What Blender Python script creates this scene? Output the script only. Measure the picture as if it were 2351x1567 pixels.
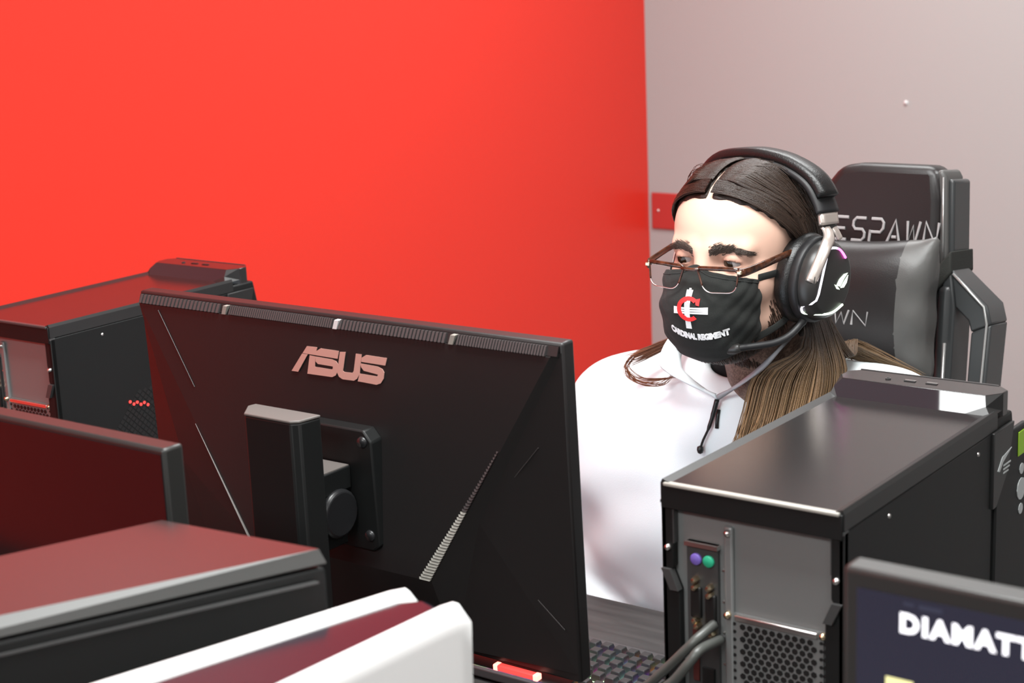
import bpy, bmesh, math, random
import numpy as np
from mathutils import Vector, Matrix
from mathutils.bvhtree import BVHTree
random.seed(7); rng = np.random.default_rng(7)
for o in list(bpy.data.objects): bpy.data.objects.remove(o)
SC = bpy.context.scene; COL = SC.collection

# ------------------------------------------------------------------ camera
CZ = 1.615                                   # eye height above the floor
FPX = 3800.0
PITCH, ROLL, YAW = math.radians(13.1), math.radians(-2.45), math.radians(37.1)
def _rm(a): return Vector((a[0]*math.cos(YAW)-a[1]*math.sin(YAW), a[0]*math.sin(YAW)+a[1]*math.cos(YAW), a[2]))
_fw = Vector((0, math.cos(PITCH), -math.sin(PITCH))); _up = Vector((0, math.sin(PITCH), math.cos(PITCH))); _rt = Vector((1, 0, 0))
RV = _rm(_rt*math.cos(ROLL)+_up*math.sin(ROLL)); UV = _rm(_up*math.cos(ROLL)-_rt*math.sin(ROLL)); FV = _rm(_fw)
cd = bpy.data.cameras.new('camera'); cam = bpy.data.objects.new('camera', cd); COL.objects.link(cam)
cam.matrix_world = Matrix(((RV.x, UV.x, -FV.x, 0), (RV.y, UV.y, -FV.y, 0), (RV.z, UV.z, -FV.z, CZ), (0, 0, 0, 1)))
cd.sensor_width = 36; cd.lens = 36*FPX/2351; cd.clip_start = .05
cd.dof.use_dof = True; cd.dof.focus_distance = 1.95; cd.dof.aperture_fstop = 8.5
SC.camera = cam
# ------------------------------------------------------------------ light
w = bpy.data.worlds.new('world'); SC.world = w; w.use_nodes = True
w.node_tree.nodes['Background'].inputs[0].default_value = (1, .97, .94, 1); w.node_tree.nodes['Background'].inputs[1].default_value = .25
SC.view_settings.view_transform = 'Standard'; SC.view_settings.look = 'None'; SC.view_settings.gamma = 1
SC.view_settings.exposure = 0.0; SC.view_settings.use_curve_mapping = False
CEIL = 2.72
LIGHTS = [(-1.27, -.05, .80, 1.42, 78), (-1.27, -.05, -1.5, -.88, 84), (1.1, 2.3, .80, 1.42, 26), (1.1, 2.3, -1.5, -.88, 30), (-1.9, -.68, 2.55, 3.17, 46)]
for x0, x1, y0, y1, pw in LIGHTS:
    l = bpy.data.lights.new('ceiling_panel_light', 'AREA'); l.shape = 'RECTANGLE'; l.size = x1-x0; l.size_y = y1-y0; l.energy = pw
    l.color = (.97, 1, .99)
    o = bpy.data.objects.new('ceiling_panel_light', l); COL.objects.link(o); o.location = ((x0+x1)/2, (y0+y1)/2, CEIL-.012)

# ------------------------------------------------------------------ helpers
MATS = {}
def lin(c): return tuple(((v/255)/12.92 if v/255 <= .04045 else ((v/255+.055)/1.055)**2.4) for v in c)
def mat(name, col=(.5, .5, .5), rough=.5, metal=0, bump=0, bscale=400, spec=.5, emit=None, es=0, var=0, vscale=30, coat=0, trans=0, ior=1.45, attr=None, sheen=0, bstretch=None, alpha=1):
    if name in MATS: return MATS[name]
    m = bpy.data.materials.new(name); m.use_nodes = True; nt = m.node_tree; b = nt.nodes['Principled BSDF']
    b.inputs['Base Color'].default_value = (*col, 1); b.inputs['Roughness'].default_value = rough; b.inputs['Metallic'].default_value = metal
    b.inputs['Specular IOR Level'].default_value = spec; b.inputs['IOR'].default_value = ior
    if coat: b.inputs['Coat Weight'].default_value = coat; b.inputs['Coat Roughness'].default_value = .08
    if trans: b.inputs['Transmission Weight'].default_value = trans
    if sheen: b.inputs['Sheen Weight'].default_value = sheen
    if alpha < 1: b.inputs['Alpha'].default_value = alpha
    if emit: b.inputs['Emission Color'].default_value = (*emit, 1); b.inputs['Emission Strength'].default_value = es
    tc = nt.nodes.new('ShaderNodeTexCoord'); mp = nt.nodes.new('ShaderNodeMapping'); nt.links.new(tc.outputs['Object'], mp.inputs['Vector'])
    if bstretch: mp.inputs['Scale'].default_value = bstretch
    if attr:
        a = nt.nodes.new('ShaderNodeVertexColor'); a.layer_name = attr; nt.links.new(a.outputs['Color'], b.inputs['Base Color'])
    if var:
        n = nt.nodes.new('ShaderNodeTexNoise'); n.inputs['Scale'].default_value = vscale; n.inputs['Detail'].default_value = 4
        nt.links.new(mp.outputs['Vector'], n.inputs['Vector'])
        mx = nt.nodes.new('ShaderNodeMix'); mx.data_type = 'RGBA'; mx.blend_type = 'MULTIPLY'; mx.inputs['Factor'].default_value = 1
        r = nt.nodes.new('ShaderNodeMapRange'); r.inputs['From Min'].default_value = .3; r.inputs['From Max'].default_value = .7; r.inputs['To Min'].default_value = 1-var; r.inputs['To Max'].default_value = 1+var
        nt.links.new(n.outputs['Fac'], r.inputs['Value'])
        if attr: nt.links.new(a.outputs['Color'], mx.inputs[6])
        else: mx.inputs[6].default_value = (*col, 1)
        nt.links.new(r.outputs['Result'], mx.inputs[7]); nt.links.new(mx.outputs[2], b.inputs['Base Color'])
    if bump:
        n = nt.nodes.new('ShaderNodeTexNoise'); n.inputs['Scale'].default_value = bscale; n.inputs['Detail'].default_value = 3
        nt.links.new(mp.outputs['Vector'], n.inputs['Vector'])
        bp = nt.nodes.new('ShaderNodeBump'); bp.inputs['Strength'].default_value = bump; bp.inputs['Distance'].default_value = .002
        nt.links.new(n.outputs['Fac'], bp.inputs['Height']); nt.links.new(bp.outputs['Normal'], b.inputs['Normal'])
    MATS[name] = m; return m

def tag(o, label=None, cat=None, group=None, kind=None):
    if label: o['label'] = label
    if cat: o['category'] = cat
    if group: o['group'] = group
    if kind: o['kind'] = kind
    return o
def empty(name, loc, rz=0):
    o = bpy.data.objects.new(name, None); COL.objects.link(o); o.location = loc; o.rotation_euler = (0, 0, rz); o.empty_display_size = .05; return o

class MB:
    def __init__(s): s.v = []; s.f = []
    def add(s, vs, fs):
        n = len(s.v); s.v += [tuple(x) for x in vs]; s.f += [tuple(i+n for i in f) for f in fs]; return s
    def box(s, x0, x1, y0, y1, z0, z1):
        return s.add([(x0, y0, z0), (x1, y0, z0), (x1, y1, z0), (x0, y1, z0), (x0, y0, z1), (x1, y0, z1), (x1, y1, z1), (x0, y1, z1)],
                     [(0, 3, 2, 1), (4, 5, 6, 7), (0, 1, 5, 4), (1, 2, 6, 5), (2, 3, 7, 6), (3, 0, 4, 7)])
    def prism(s, poly, a, b, axis='y', side=True):
        # polygon (2D) extruded between a and b on an axis: 'y' -> (x,z), 'z' -> (x,y), 'x' -> (y,z)
        n = len(poly)
        def P(p, t): return {'y': (p[0], t, p[1]), 'z': (p[0], p[1], t), 'x': (t, p[0], p[1])}[axis]
        vs = [P(p, a) for p in poly]+[P(p, b) for p in poly]
        fs = [tuple(range(n)), tuple(range(2*n-1, n-1, -1))]+[(i, n+i, n+(i+1) % n, (i+1) % n) for i in range(n)]
        return s.add(vs, fs)
    def tube(s, pts, r, seg=8, cap=True, flat=None):
        pts = [Vector(p) for p in pts]; n = len(pts); rs = r if isinstance(r, (list, tuple)) else [r]*n
        base = len(s.v); u = None
        for i, p in enumerate(pts):
            t = (pts[min(i+1, n-1)]-pts[max(i-1, 0)]).normalized()
            if u is None:
                u = t.orthogonal().normalized() if flat is None else (Vector(flat)-t*t.dot(Vector(flat))).normalized()
            else: u = (u-t*t.dot(u)).normalized()
            w_ = t.cross(u)
            for k in range(seg):
                a = 2*math.pi*k/seg
                rr = rs[i] if not isinstance(rs[i], (tuple, list)) else None
                if rr is None: q = p+u*math.cos(a)*rs[i][0]+w_*math.sin(a)*rs[i][1]
                else: q = p+(u*math.cos(a)+w_*math.sin(a))*rr
                s.v.append(tuple(q))
        for i in range(n-1):
            for k in range(seg):
                k2 = (k+1) % seg
                s.f.append((base+i*seg+k, base+i*seg+k2, base+(i+1)*seg+k2, base+(i+1)*seg+k))
        if cap:
            s.f.append(tuple(base+k for k in range(seg-1, -1, -1))); s.f.append(tuple(base+(n-1)*seg+k for k in range(seg)))
        return s
    def cyl(s, a, b, r, seg=16, r2=None): return s.tube([a, b], [r, r if r2 is None else r2], seg)
    def lathe(s, prof, o=(0, 0, 0), axis='z', seg=24):
        base = len(s.v); n = len(prof)
        for (r, h) in prof:
            for k in range(seg):
                a = 2*math.pi*k/seg; c, d = r*math.cos(a), r*math.sin(a)
                q = {'z': (c, d, h), 'x': (h, c, d), 'y': (c, h, d)}[axis]
                s.v.append((q[0]+o[0], q[1]+o[1], q[2]+o[2]))
        for i in range(n-1):
            for k in range(seg):
                k2 = (k+1) % seg; s.f.append((base+i*seg+k, base+i*seg+k2, base+(i+1)*seg+k2, base+(i+1)*seg+k))
        return s
    def grid(s, fn, nu, nv, close_u=False):
        base = len(s.v)
        for j in range(nv):
            for i in range(nu): s.v.append(tuple(fn(i, j)))
        for j in range(nv-1):
            for i in range(nu if close_u else nu-1):
                i2 = (i+1) % nu
                s.f.append((base+j*nu+i, base+j*nu+i2, base+(j+1)*nu+i2, base+(j+1)*nu+i))
        return s
    def xf(s, M): s.v = [tuple(M @ Vector(p)) for p in s.v]; return s
    def build(s, name, m, parent=None, bevel=0, smooth=False, bseg=2, solid=0, sub=0, loc=None, fixn=True, solid_off=0):
        me = bpy.data.meshes.new(name); me.from_pydata(s.v, [], s.f)
        if fixn:
            bm = bmesh.new(); bm.from_mesh(me); bmesh.ops.recalc_face_normals(bm, faces=bm.faces); bm.to_mesh(me); bm.free()
        me.update(); me.materials.append(MATS[m] if isinstance(m, str) else m)
        o = bpy.data.objects.new(name, me); COL.objects.link(o)
        if parent: o.parent = parent
        if loc: o.location = loc
        if smooth:
            for p in me.polygons: p.use_smooth = True
        if solid: md = o.modifiers.new('s', 'SOLIDIFY'); md.thickness = solid; md.offset = solid_off
        if bevel:
            md = o.modifiers.new('b', 'BEVEL'); md.width = bevel; md.segments = bseg; md.limit_method = 'ANGLE'; md.angle_limit = math.radians(35); md.harden_normals = False
            for p in me.polygons: p.use_smooth = True
            try: me.set_sharp_from_angle(angle=math.radians(35))
            except Exception: pass
        if sub: md = o.modifiers.new('ss', 'SUBSURF'); md.levels = sub; md.render_levels = sub
        return o
def dupe(o, parent, loc=None):
    c = o.copy(); COL.objects.link(c); c.parent = parent
    if loc: c.location = loc
    return c

def text2d(s, size=1.0, bold=0.0, shear=0.0, space=1.0):
    cu = bpy.data.curves.new('t', 'FONT'); cu.body = s; cu.size = size; cu.offset = bold; cu.shear = shear; cu.space_character = space; cu.align_x = 'CENTER'; cu.resolution_u = 3
    ob = bpy.data.objects.new('t', cu); COL.objects.link(ob)
    dg = bpy.context.evaluated_depsgraph_get(); dg.update()
    me = ob.evaluated_get(dg).to_mesh()
    vs = [(v.co.x, v.co.y) for v in me.vertices]; fs = [tuple(p.vertices) for p in me.polygons]
    bpy.data.objects.remove(ob); bpy.data.curves.remove(cu)
    return vs, fs

# ---- signed distance shapes turned into one closed mesh (surface nets)
def nets(fn, lo, hi, h):
    xs = np.arange(lo[0], hi[0]+h, h, dtype=np.float32); ys = np.arange(lo[1], hi[1]+h, h, dtype=np.float32); zs = np.arange(lo[2], hi[2]+h, h, dtype=np.float32)
    X, Y, Z = np.meshgrid(xs, ys, zs, indexing='ij', sparse=False)
    F = fn(X, Y, Z).astype(np.float32); del X, Y, Z
    S = F < 0
    nx, ny, nz = F.shape
    c = [(i, j, k) for i in (0, 1) for j in (0, 1) for k in (0, 1)]
    sl = lambda A, o: A[o[0]:nx-1+o[0], o[1]:ny-1+o[1], o[2]:nz-1+o[2]]
    cnt = sum(sl(S, o).astype(np.uint8) for o in c)
    act = (cnt > 0) & (cnt < 8)
    idx = np.argwhere(act); n = len(idx)
    vid = -np.ones(act.shape, np.int32); vid[act] = np.arange(n)
    acc = np.zeros((n, 3)); num = np.zeros(n)
    val = {o: sl(F, o)[act] for o in c}
    for o in c:
        for ax in range(3):
            if o[ax] == 1: continue
            q = list(o); q[ax] = 1; q = tuple(q)
            a, b = val[o], val[q]; m_ = (a < 0) != (b < 0)
            t = np.where(m_, a/(a-b+1e-12), 0)
            p = np.tile(np.array(o, float), (n, 1)); p[:, ax] = t
            acc += p*m_[:, None]; num += m_
    V = (idx+acc/num[:, None])*h+np.array([xs[0], ys[0], zs[0]])
    Q = []
    for ax in range(3):
        a = [slice(None)]*3; b = [slice(None)]*3; a[ax] = slice(0, -1); b[ax] = slice(1, None)
        ch = S[tuple(a)] != S[tuple(b)]
        o1, o2 = [i for i in range(3) if i != ax]
        e = np.argwhere(ch); ok = (e[:, o1] > 0) & (e[:, o2] > 0) & (e[:, o1] < act.shape[o1]) & (e[:, o2] < act.shape[o2]); e = e[ok]
        def g(d1, d2):
            t = e.copy(); t[:, o1] -= d1; t[:, o2] -= d2; return vid[t[:, 0], t[:, 1], t[:, 2]]
        q = np.stack([g(1, 1), g(0, 1), g(0, 0), g(1, 0)], 1)
        flip = S[tuple(a)][ch][ok]
        if ax == 1: flip = ~flip
        q[~flip] = q[~flip][:, ::-1]
        Q.append(q)
    Q = np.concatenate(Q); Q = Q[(Q >= 0).all(1)]
    return V, Q
def npmesh(name, V, Q, m, parent=None, smooth=True, cols=None):
    me = bpy.data.meshes.new(name); me.vertices.add(len(V)); me.vertices.foreach_set('co', np.asarray(V, np.float32).ravel())
    k = Q.shape[1]
    me.loops.add(len(Q)*k); me.loops.foreach_set('vertex_index', Q.astype(np.int32).ravel())
    me.polygons.add(len(Q)); me.polygons.foreach_set('loop_start', np.arange(0, len(Q)*k, k, dtype=np.int32))
    me.polygons.foreach_set('use_smooth', np.ones(len(Q), bool)*smooth)
    me.update(); me.validate()
    if cols is not None:
        ca = me.color_attributes.new('Col', 'FLOAT_COLOR', 'POINT'); ca.data.foreach_set('color', np.asarray(cols, np.float32).ravel())
    me.materials.append(MATS[m]); o = bpy.data.objects.new(name, me); COL.objects.link(o)
    if parent: o.parent = parent
    return o
def ell(X, Y, Z, c, r):
    x, y, z = X-c[0], Y-c[1], Z-c[2]
    k0 = np.sqrt((x/r[0])**2+(y/r[1])**2+(z/r[2])**2); k1 = np.sqrt((x/r[0]**2)**2+(y/r[1]**2)**2+(z/r[2]**2)**2)+1e-9
    return k0*(k0-1)/k1
def capsule(X, Y, Z, a, b, r1, r2=None):
    r2 = r1 if r2 is None else r2
    a = np.array(a, float); b = np.array(b, float); d = b-a
    t = np.clip(((X-a[0])*d[0]+(Y-a[1])*d[1]+(Z-a[2])*d[2])/(d@d), 0, 1)
    return np.sqrt((X-a[0]-t*d[0])**2+(Y-a[1]-t*d[1])**2+(Z-a[2]-t*d[2])**2)-(r1+(r2-r1)*t)
def smin(a, b, k):
    h = np.clip(.5+.5*(b-a)/k, 0, 1); return b*(1-h)+a*h-k*h*(1-h)
def smax(a, b, k): return -smin(-a, -b, k)
def bump_line(X, Y, Z, a, b, wd): return np.exp(-(capsule(X, Y, Z, a, b, 0)/wd)**2)

# ------------------------------------------------------------------ materials
mat('red_paint', (.80, .035, .02), .38, spec=.45, bump=.05, bscale=160)
mat('grey_paint', (.43, .440, .43), .5, bump=.05, bscale=160)
mat('white_ceiling', (.8, .79, .77), .9)
mat('floor_carpet', (.26, .27, .28), .95, bump=.6, bscale=500, var=.2, vscale=200)
mat('desk_laminate', (.045, .042, .040), .38, var=.35, vscale=60, bstretch=(.12, 1, 1))
mat('desk_metal', (.03, .03, .03), .4)
mat('tower_black', (.007, .0075, .0075), .5, spec=.3, bump=.06, bscale=900)
mat('tower_top', (.016, .015, .015), .15, ior=1.5, bump=.05, bscale=900)
mat('tower_gloss', (.018, .015, .018), .02)
mat('tower_edge', (.045, .045, .045), .3)
mat('tower_rim', (.014, .014, .014), .4)
mat('rear_steel', (.20, .207, .205), .36, metal=.35, bump=.05, bscale=700)
mat('bright_steel', (.72, .70, .68), .28, metal=1)
mat('port_black', (.006, .006, .006), .5)
mat('screw_brass', (.75, .62, .42), .25, metal=1)
mat('port_purple', lin((112, 92, 176)), .5)
mat('port_green', lin((40, 165, 125)), .5)
mat('port_red', (.06, .012, .010), .5)
mat('monitor_black', (.013, .0115, .0115), .40, bump=.05, bscale=1200)
mat('monitor_rib', (.05, .045, .045), .30)
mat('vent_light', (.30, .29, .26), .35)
mat('logo_tan', lin((205, 160, 148)), .4, metal=.3)
mat('stand_black', (.007, .0075, .0075), .48, spec=.35)
mat('stand_cap', (.13, .118, .11), .38)
mat('hinge_dark', (.012, .012, .013), .32)
mat('led_red', (.5, .02, .02), .4, emit=(1, .06, .05), es=1.6)
mat('led_red_hot', (.5, .1, .1), .4, emit=(1, .30, .24), es=3)
mat('screen_dark', (.006, .006, .007), .10)
mat('screen_lit', (.02, .02, .02), .2, emit=(.80, .90, 1), es=2.6)
mat('screen_navy', (.01, .01, .015), .2, emit=lin((42, 43, 66)), es=.5)
mat('screen_white', (.5, .5, .5), .3, emit=(.93, .93, 1), es=1.6)
mat('screen_yellow', (.5, .5, .3), .3, emit=(.8, .75, .3), es=1.0)
mat('console_white', (.82, .81, .80), .45)
mat('console_core', (.012, .010, .016), .16, coat=.3)
mat('key_black', (.018, .018, .018), .5)
mat('key_plate', (.07, .065, .065), .35, metal=.4)
mat('rgb_pink', (.1, .1, .1), .4, emit=(1, .08, .6), es=7)
mat('rgb_green', (.1, .1, .1), .4, emit=(.55, 1, .45), es=7)
mat('rgb_orange', (.1, .1, .1), .4, emit=(1, .35, .05), es=7)
mat('rgb_purple', (.1, .1, .1), .4, emit=(.45, .12, 1), es=7)
mat('rgb_cyan', (.1, .1, .1), .4, emit=(.5, 1, .85), es=7)
mat('cable_black', (.06, .063, .058), .38)
mat('leather_black', (.013, .011, .011), .40, bump=.10, bscale=800)
mat('leather_grey', (.075, .073, .07), .42, bump=.08, bscale=800)
mat('chair_frame', (.035, .037, .038), .33)
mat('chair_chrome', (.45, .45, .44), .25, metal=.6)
mat('strap_black', (.020, .021, .018), .8, bump=.4, bscale=900)
mat('thread_silver', (.36, .35, .35), .45)
mat('plate_red', lin((190, 62, 58)), .4)
mat('sticker_green', (.25, .45, .02), .5)
mat('sticker_grey', (.4, .42, .42), .5)
mat('skin', (.72, .46, .36), .48, attr='Col', bump=.05, bscale=900, spec=.4)
mat('eye_white', (.38, .34, .33), .2)
mat('eye_iris', (.025, .014, .008), .1)
mat('brow_hair', (.022, .014, .010), .6)
mat('hair', (.04, .02, .01), .36, attr='Col', spec=.6, bump=.5, bscale=900)
mat('mask_cloth', (.009, .0105, .009), .85, bump=.5, bscale=1500, sheen=.05)
mat('print_white', (.75, .75, .75), .6)
mat('print_red', (.75, .02, .02), .6)
mat('jacket_white', (.84, .90, .92), .72, bump=.10, bscale=700)
mat('jacket_grey', (.38, .38, .40), .75, bump=.1, bscale=700)
mat('zip_black', (.012, .012, .012), .4)
mat('shirt_black', (.006, .006, .006), .9)
mat('trouser_dark', (.02, .022, .03), .9)
mat('shoe_black', (.02, .02, .02), .5)
mat('glass_lens', (1, 1, 1), .02, trans=1, ior=1.0, alpha=.22, spec=.7)
mat('tortoise', (.055, .018, .008), .2, var=.8, vscale=120, coat=.5)
mat('rim_metal', (.75, .70, .66), .2, metal=1)
mat('headset_black', (.012, .012, .013), .5)
mat('headset_pad', (.006, .006, .006), .38, bump=.2, bscale=500)
mat('headset_metal', (.62, .55, .50), .3, metal=.7)
mat('headset_plate', (.024, .023, .022), .35)
mat('rgb_white', (.3, .3, .3), .4, emit=(.92, .85, 1), es=2.5)
mat('rgb_lime', (.3, .3, .3), .4, emit=(.8, 1, .75), es=3)

# ------------------------------------------------------------------ the room
XL, YB, XR, YF = -2.5, 3.98, 3.6, -3.2
def struct(name, mb, m, **k): return tag(mb.build(name, m, **k), kind='structure')
struct('floor', MB().box(XL-.1, XR+.1, YF-.1, YB+.1, -.1, 0), 'floor_carpet')
struct('ceiling', MB().box(XL-.1, XR+.1, YF-.1, YB+.1, CEIL, CEIL+.1), 'white_ceiling')
struct('wall_left', MB().box(XL-.1, XL, YF-.1, YB, 0, CEIL), 'red_paint')
struct('wall_back', MB().box(XL-.1, XR+.1, YB, YB+.1, 0, CEIL), 'grey_paint')
struct('wall_right', MB().box(XR, XR+.1, YF-.1, YB, 0, CEIL), 'grey_paint')
struct('wall_front', MB().box(XL, XR, YF-.1, YF, 0, CEIL), 'grey_paint')

DESK = .73
def desk(y0, y1, label):
    d = empty('desk', (-.85, (y0+y1)/2, 0)); tag(d, label, 'desk'); hw = 1.55; hd = (y1-y0)/2
    MB().box(-hw, hw, -hd, hd, DESK-.03, DESK).build('tabletop', 'desk_laminate', d, bevel=.003)
    for sx in (-1, 1):
        for sy in (-1, 1):
            MB().box(sx*(hw-.1)-.025, sx*(hw-.1)+.025, sy*(hd-.08)-.025, sy*(hd-.08)+.025, 0, DESK-.03).build('leg', 'desk_metal', d)
    MB().box(-hw+.1, hw-.1, -.015, .015, DESK-.12, DESK-.03).build('crossbar', 'desk_metal', d)
desk(1.035, 1.815, 'dark wood-grain desk in front of the seated person')
desk(.22, 1.025, 'dark desk nearest the camera under the white console')

# wall plate and pin
pl = empty('wall_plate', (-2.43, YB, CZ-.722)); tag(pl, 'square red cover plate on the grey wall beside the red corner', 'wall plate')
MB().box(-.058, .058, -.007, 0, -.052, .052).build('plate', 'plate_red', pl, bevel=.004)
MB().lathe([(0.0001, -.0095), (.0035, -.009), (.0045, -.007)], axis='y', o=(-.036, 0, .001)).build('screw', 'bright_steel', pl, smooth=True)
MB().lathe([(0.0001, -.0095), (.0035, -.009), (.0045, -.007)], axis='y', o=(.036, 0, .001)).build('screw', 'bright_steel', pl, smooth=True)
pn = MB().lathe([(.0001, -.006), (.004, -.005), (.006, 0)], axis='y').build('wall_pin', 'print_white', None, smooth=True, loc=(-1.726, YB, CZ-.404))
tag(pn, 'tiny white pin head on the grey wall', 'pin')

# ------------------------------------------------------------------ desktop towers
TW, TL, TH = .181, .396, .42
def hexhole_panel(x0, x1, z0, z1, pitch, y, depth=.0):
    pts = []
    j = 0; z = z1-pitch*.5
    while z > z0+pitch*.3:
        x = x0+pitch*(.5 if j % 2 == 0 else 1.0)
        while x < x1-pitch*.3: pts.append((x, z)); x += pitch
        z -= pitch*.8; j += 1
    return pts
def tower(loc, rz, label, extras=False):
    t = empty('desktop_tower', loc, rz); tag(t, label, 'computer', 'black desktop towers of the far desk')
    hw = TW/2; T = TH
    # core shell (a little inside), side panels, top tray
    MB().box(-hw+.004, hw-.004, .014, TL-.03, .012, T-.012).build('inner_case', 'tower_black', t)
    for sx, nm in ((-1, 'side_panel'), (1, 'side_panel')):
        xo, xi = sx*hw, sx*(hw-.006)
        poly = [(0, .012), (TL-.055, .012), (TL-.055, T-.020), (0, T-.020)]
        p = MB().prism(poly, min(xo, xi), max(xo, xi), 'x').build(nm, 'tower_black', t, bevel=.0015)
        # rear flange with the thumb-screw notch
        xe = sx*(hw-.0125)
        f = MB()
        f.prism([(xo, T-.021), (xe, T-.021), (xe, T-.082), (sx*(hw-.010), T-.086), (sx*(hw-.018), T-.104), (sx*(hw-.018), .014), (xo, .014)], 0, .008, 'y')
        f.build('rear_flange', 'tower_black', p, bevel=.001)
        MB().prism([(sx*(hw-.001), T-.0845), (sx*(hw-.010), T-.0845), (sx*(hw-.0185), T-.104), (sx*(hw-.010), T-.104)], -.004, .004, 'y').build('catch', 'tower_edge', p)
        MB().lathe([(.0001, -.004), (.0025, -.0035), (.003, 0)], axis='y', o=(sx*(hw-.007), 0, T-.064)).build('screw', 'bright_steel', p, smooth=True)
        MB().box(xe-.0005, xe+.0005, 0, .008, T-.06, T-.022).build('flange_lip', 'tower_edge', p)
        MB().box(min(xo, xe), max(xo, xe), -.0012, .008, T-.0225, T-.0195).build('flange_edge', 'tower_edge', p)
        for yy in (.09, .30):
            MB().lathe([(.0001, sx*.0015), (.002, sx*.001), (.0022, 0)], axis='x', o=(xo, yy, T-.032)).build('rivet', 'bright_steel', p, smooth=True)
    # top cover: floor, two sloped rims, rear lip
    tc = MB().box(-hw+.008, hw-.008, 0, TL-.052, T-.012, T-.003).build('top_cover', 'tower_top', t)
    for sx in (-1, 1):
        MB().prism([(sx*hw, T-.019), (sx*hw, T-.004), (sx*(hw-.002), T), (sx*(hw-.010), T-.003), (sx*(hw-.010), T-.019)], 0, TL-.045, 'y').build('rim', 'tower_rim', tc)
    MB().box(-hw+.001, hw-.001, -.002, .006, T-.027, T-.004).build('rear_lip', 'tower_black', tc, bevel=.001)
    MB().box(-hw+.004, hw-.004, -.003, .004, T-.006, T-.0025).build('lip_edge', 'vent_light' if extras else 'tower_edge', tc, bevel=.001)
    # raised front crown with sloped glossy strip
    y0 = TL-.060; rise = .0135; rn = .014
    fc = empty('front_crown', (0, 0, 0)); fc.parent = t
    bpy.data.objects.remove(fc)
    crown = MB()
    A = [(-hw+.004, T-.004), (hw-.004, T-.004)]
    ch = .016
    top = [(-hw+.010, y0+.017), (hw-.014, y0+.017), (hw-.002, y0+rn+.020), (hw-.002, TL-.012), (hw-.014, TL), (-hw+.014, TL), (-hw+.002, TL-.012), (-hw+.002, y0+rn+.016)]
    crown.prism(top, T-.02, T+rise, 'z')
    cr = crown.build('front_crown', 'tower_top', t, bevel=.0012)
    # glossy strip on the slope between tray and crown
    st = MB()
    zs_ = lambda y: T-.0035+(y-y0)
    st.add([(x, y, zs_(y)) for x, y in ((-hw+.012, y0), (hw-.030, y0), (hw-.010, y0+.008), (hw-.014, y0+.0165), (-hw+.010, y0+.0165), (-hw+.004, y0+.009))], [(0, 1, 2, 3, 4, 5)])
    so = st.build('crown_slope', 'tower_gloss', cr, fixn=False)
    for sg, pts in ((-1, [(-hw+.004, y0+.009), (-hw+.012, y0), (-hw+.010, y0+.0165)]), (1, [(hw-.010, y0+.008), (hw-.030, y0), (hw-.014, y0+.0165)])):
        q = [(x, y, zs_(y)) for x, y in pts]
        MB().add(q+[(sg*(hw-.002), y0+rn+.018, T-.004), (sg*(hw-.002), y0+rn+.018, T+rise), (sg*(hw-.002), y0, T-.004)], [(0, 1, 5), (0, 5, 3), (0, 3, 4), (0, 4, 2)]).build('crown_facet', 'tower_rim', cr)
    MB().box(-hw+.012, hw-.016, TL-.0015, TL+.0005, T+rise-.001, T+rise+.0006).build('crown_edge', 'tower_edge', cr)
    for x, wd in ((-.012, .012), (.012, .012)):
        s = MB().box(x-wd/2, x+wd/2, y0+.033, y0+.037, T+rise-.001, T+rise+.0008).build('usb_socket', 'port_black', cr)
        MB().box(x-wd/2, x+wd/2, y0+.0365, y0+.038, T+rise-.001, T+rise+.001).build('socket_rim', 'bright_steel' if extras else 'tower_edge', s)
    MB().lathe([(.003, T+rise+.0002), (.003, T+rise+.0012), (.0018, T+rise+.0012), (.0018, T+rise-.001)], o=(-.036, y0+.034, 0)).build('audio_jack', 'tower_edge', cr)
    # front panel
    MB().prism([(TL-.058, .01), (TL-.006, .01), (TL+.010, .12), (TL+.010, T-.06), (TL, T-.01), (TL-.058, T-.01)], -hw+.001, hw-.001, 'x').build('front_panel', 'tower_black', t, bevel=.003)
    # flank of the front panel on the right: small emblem print, glowing air grille and stickers
    fl = MB().prism([(TL-.060, T-.02), (TL-.004, T-.02), (TL-.02, T-.07), (TL-.05, T-.10), (TL-.060, T-.10)], hw-.001, hw+.003, 'x').build('front_flank', 'tower_rim', t, bevel=.001)
    em = MB()
    em.prism([(TL-.05, T-.062), (TL-.038, T-.050), (TL-.012, T-.046), (TL-.036, T-.056), (TL-.045, T-.064)], hw+.003, hw+.0036, 'x')
    for i in range(3): em.box(hw+.003, hw+.0036, TL-.034, TL-.014-.003*i, T-.061-.004*i, T-.0595-.004*i)
    em.build('emblem', 'sticker_grey', fl)
    sp = MB()
    for i in range(-7, 8):
        for j in range(-7, 8):
            y, z = .158+(i+j)*.0075*.7, T-.192+(i-j)*.0075*.7
            if abs(y-.158) < .066 and abs(z-(T-.192)) < .066 and abs(y-.158)+abs(z-(T-.192)) < .10:
                sp.tube([(hw-.0002, y, z), (hw+.0006, y, z)], .0042, 4, flat=(0, 1, 0))
    g = sp.build('side_grille', 'port_black', t); tag(g, kind='stuff')
    if not extras:
        rg = MB()
        for i in range(6):
            rg.tube([(hw+.0002, .128+i*.0065, T-.140-i*.0018-(i%2)*.003), (hw+.0012, .128+i*.0065, T-.140-i*.0018-(i%2)*.003)], .0024, 6)
        rg.build('red_glow', 'led_red', g)
    # rear panel
    rp = MB().box(-hw+.010, hw-.010, .008, .013, .012, T-.024).build('rear_panel', 'rear_steel', t)
    MB().box(-hw+.062, hw-.112+.002, .004, .010, .012, T-.036).build('rear_ridge', 'rear_steel', rp, bevel=.002)
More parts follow.
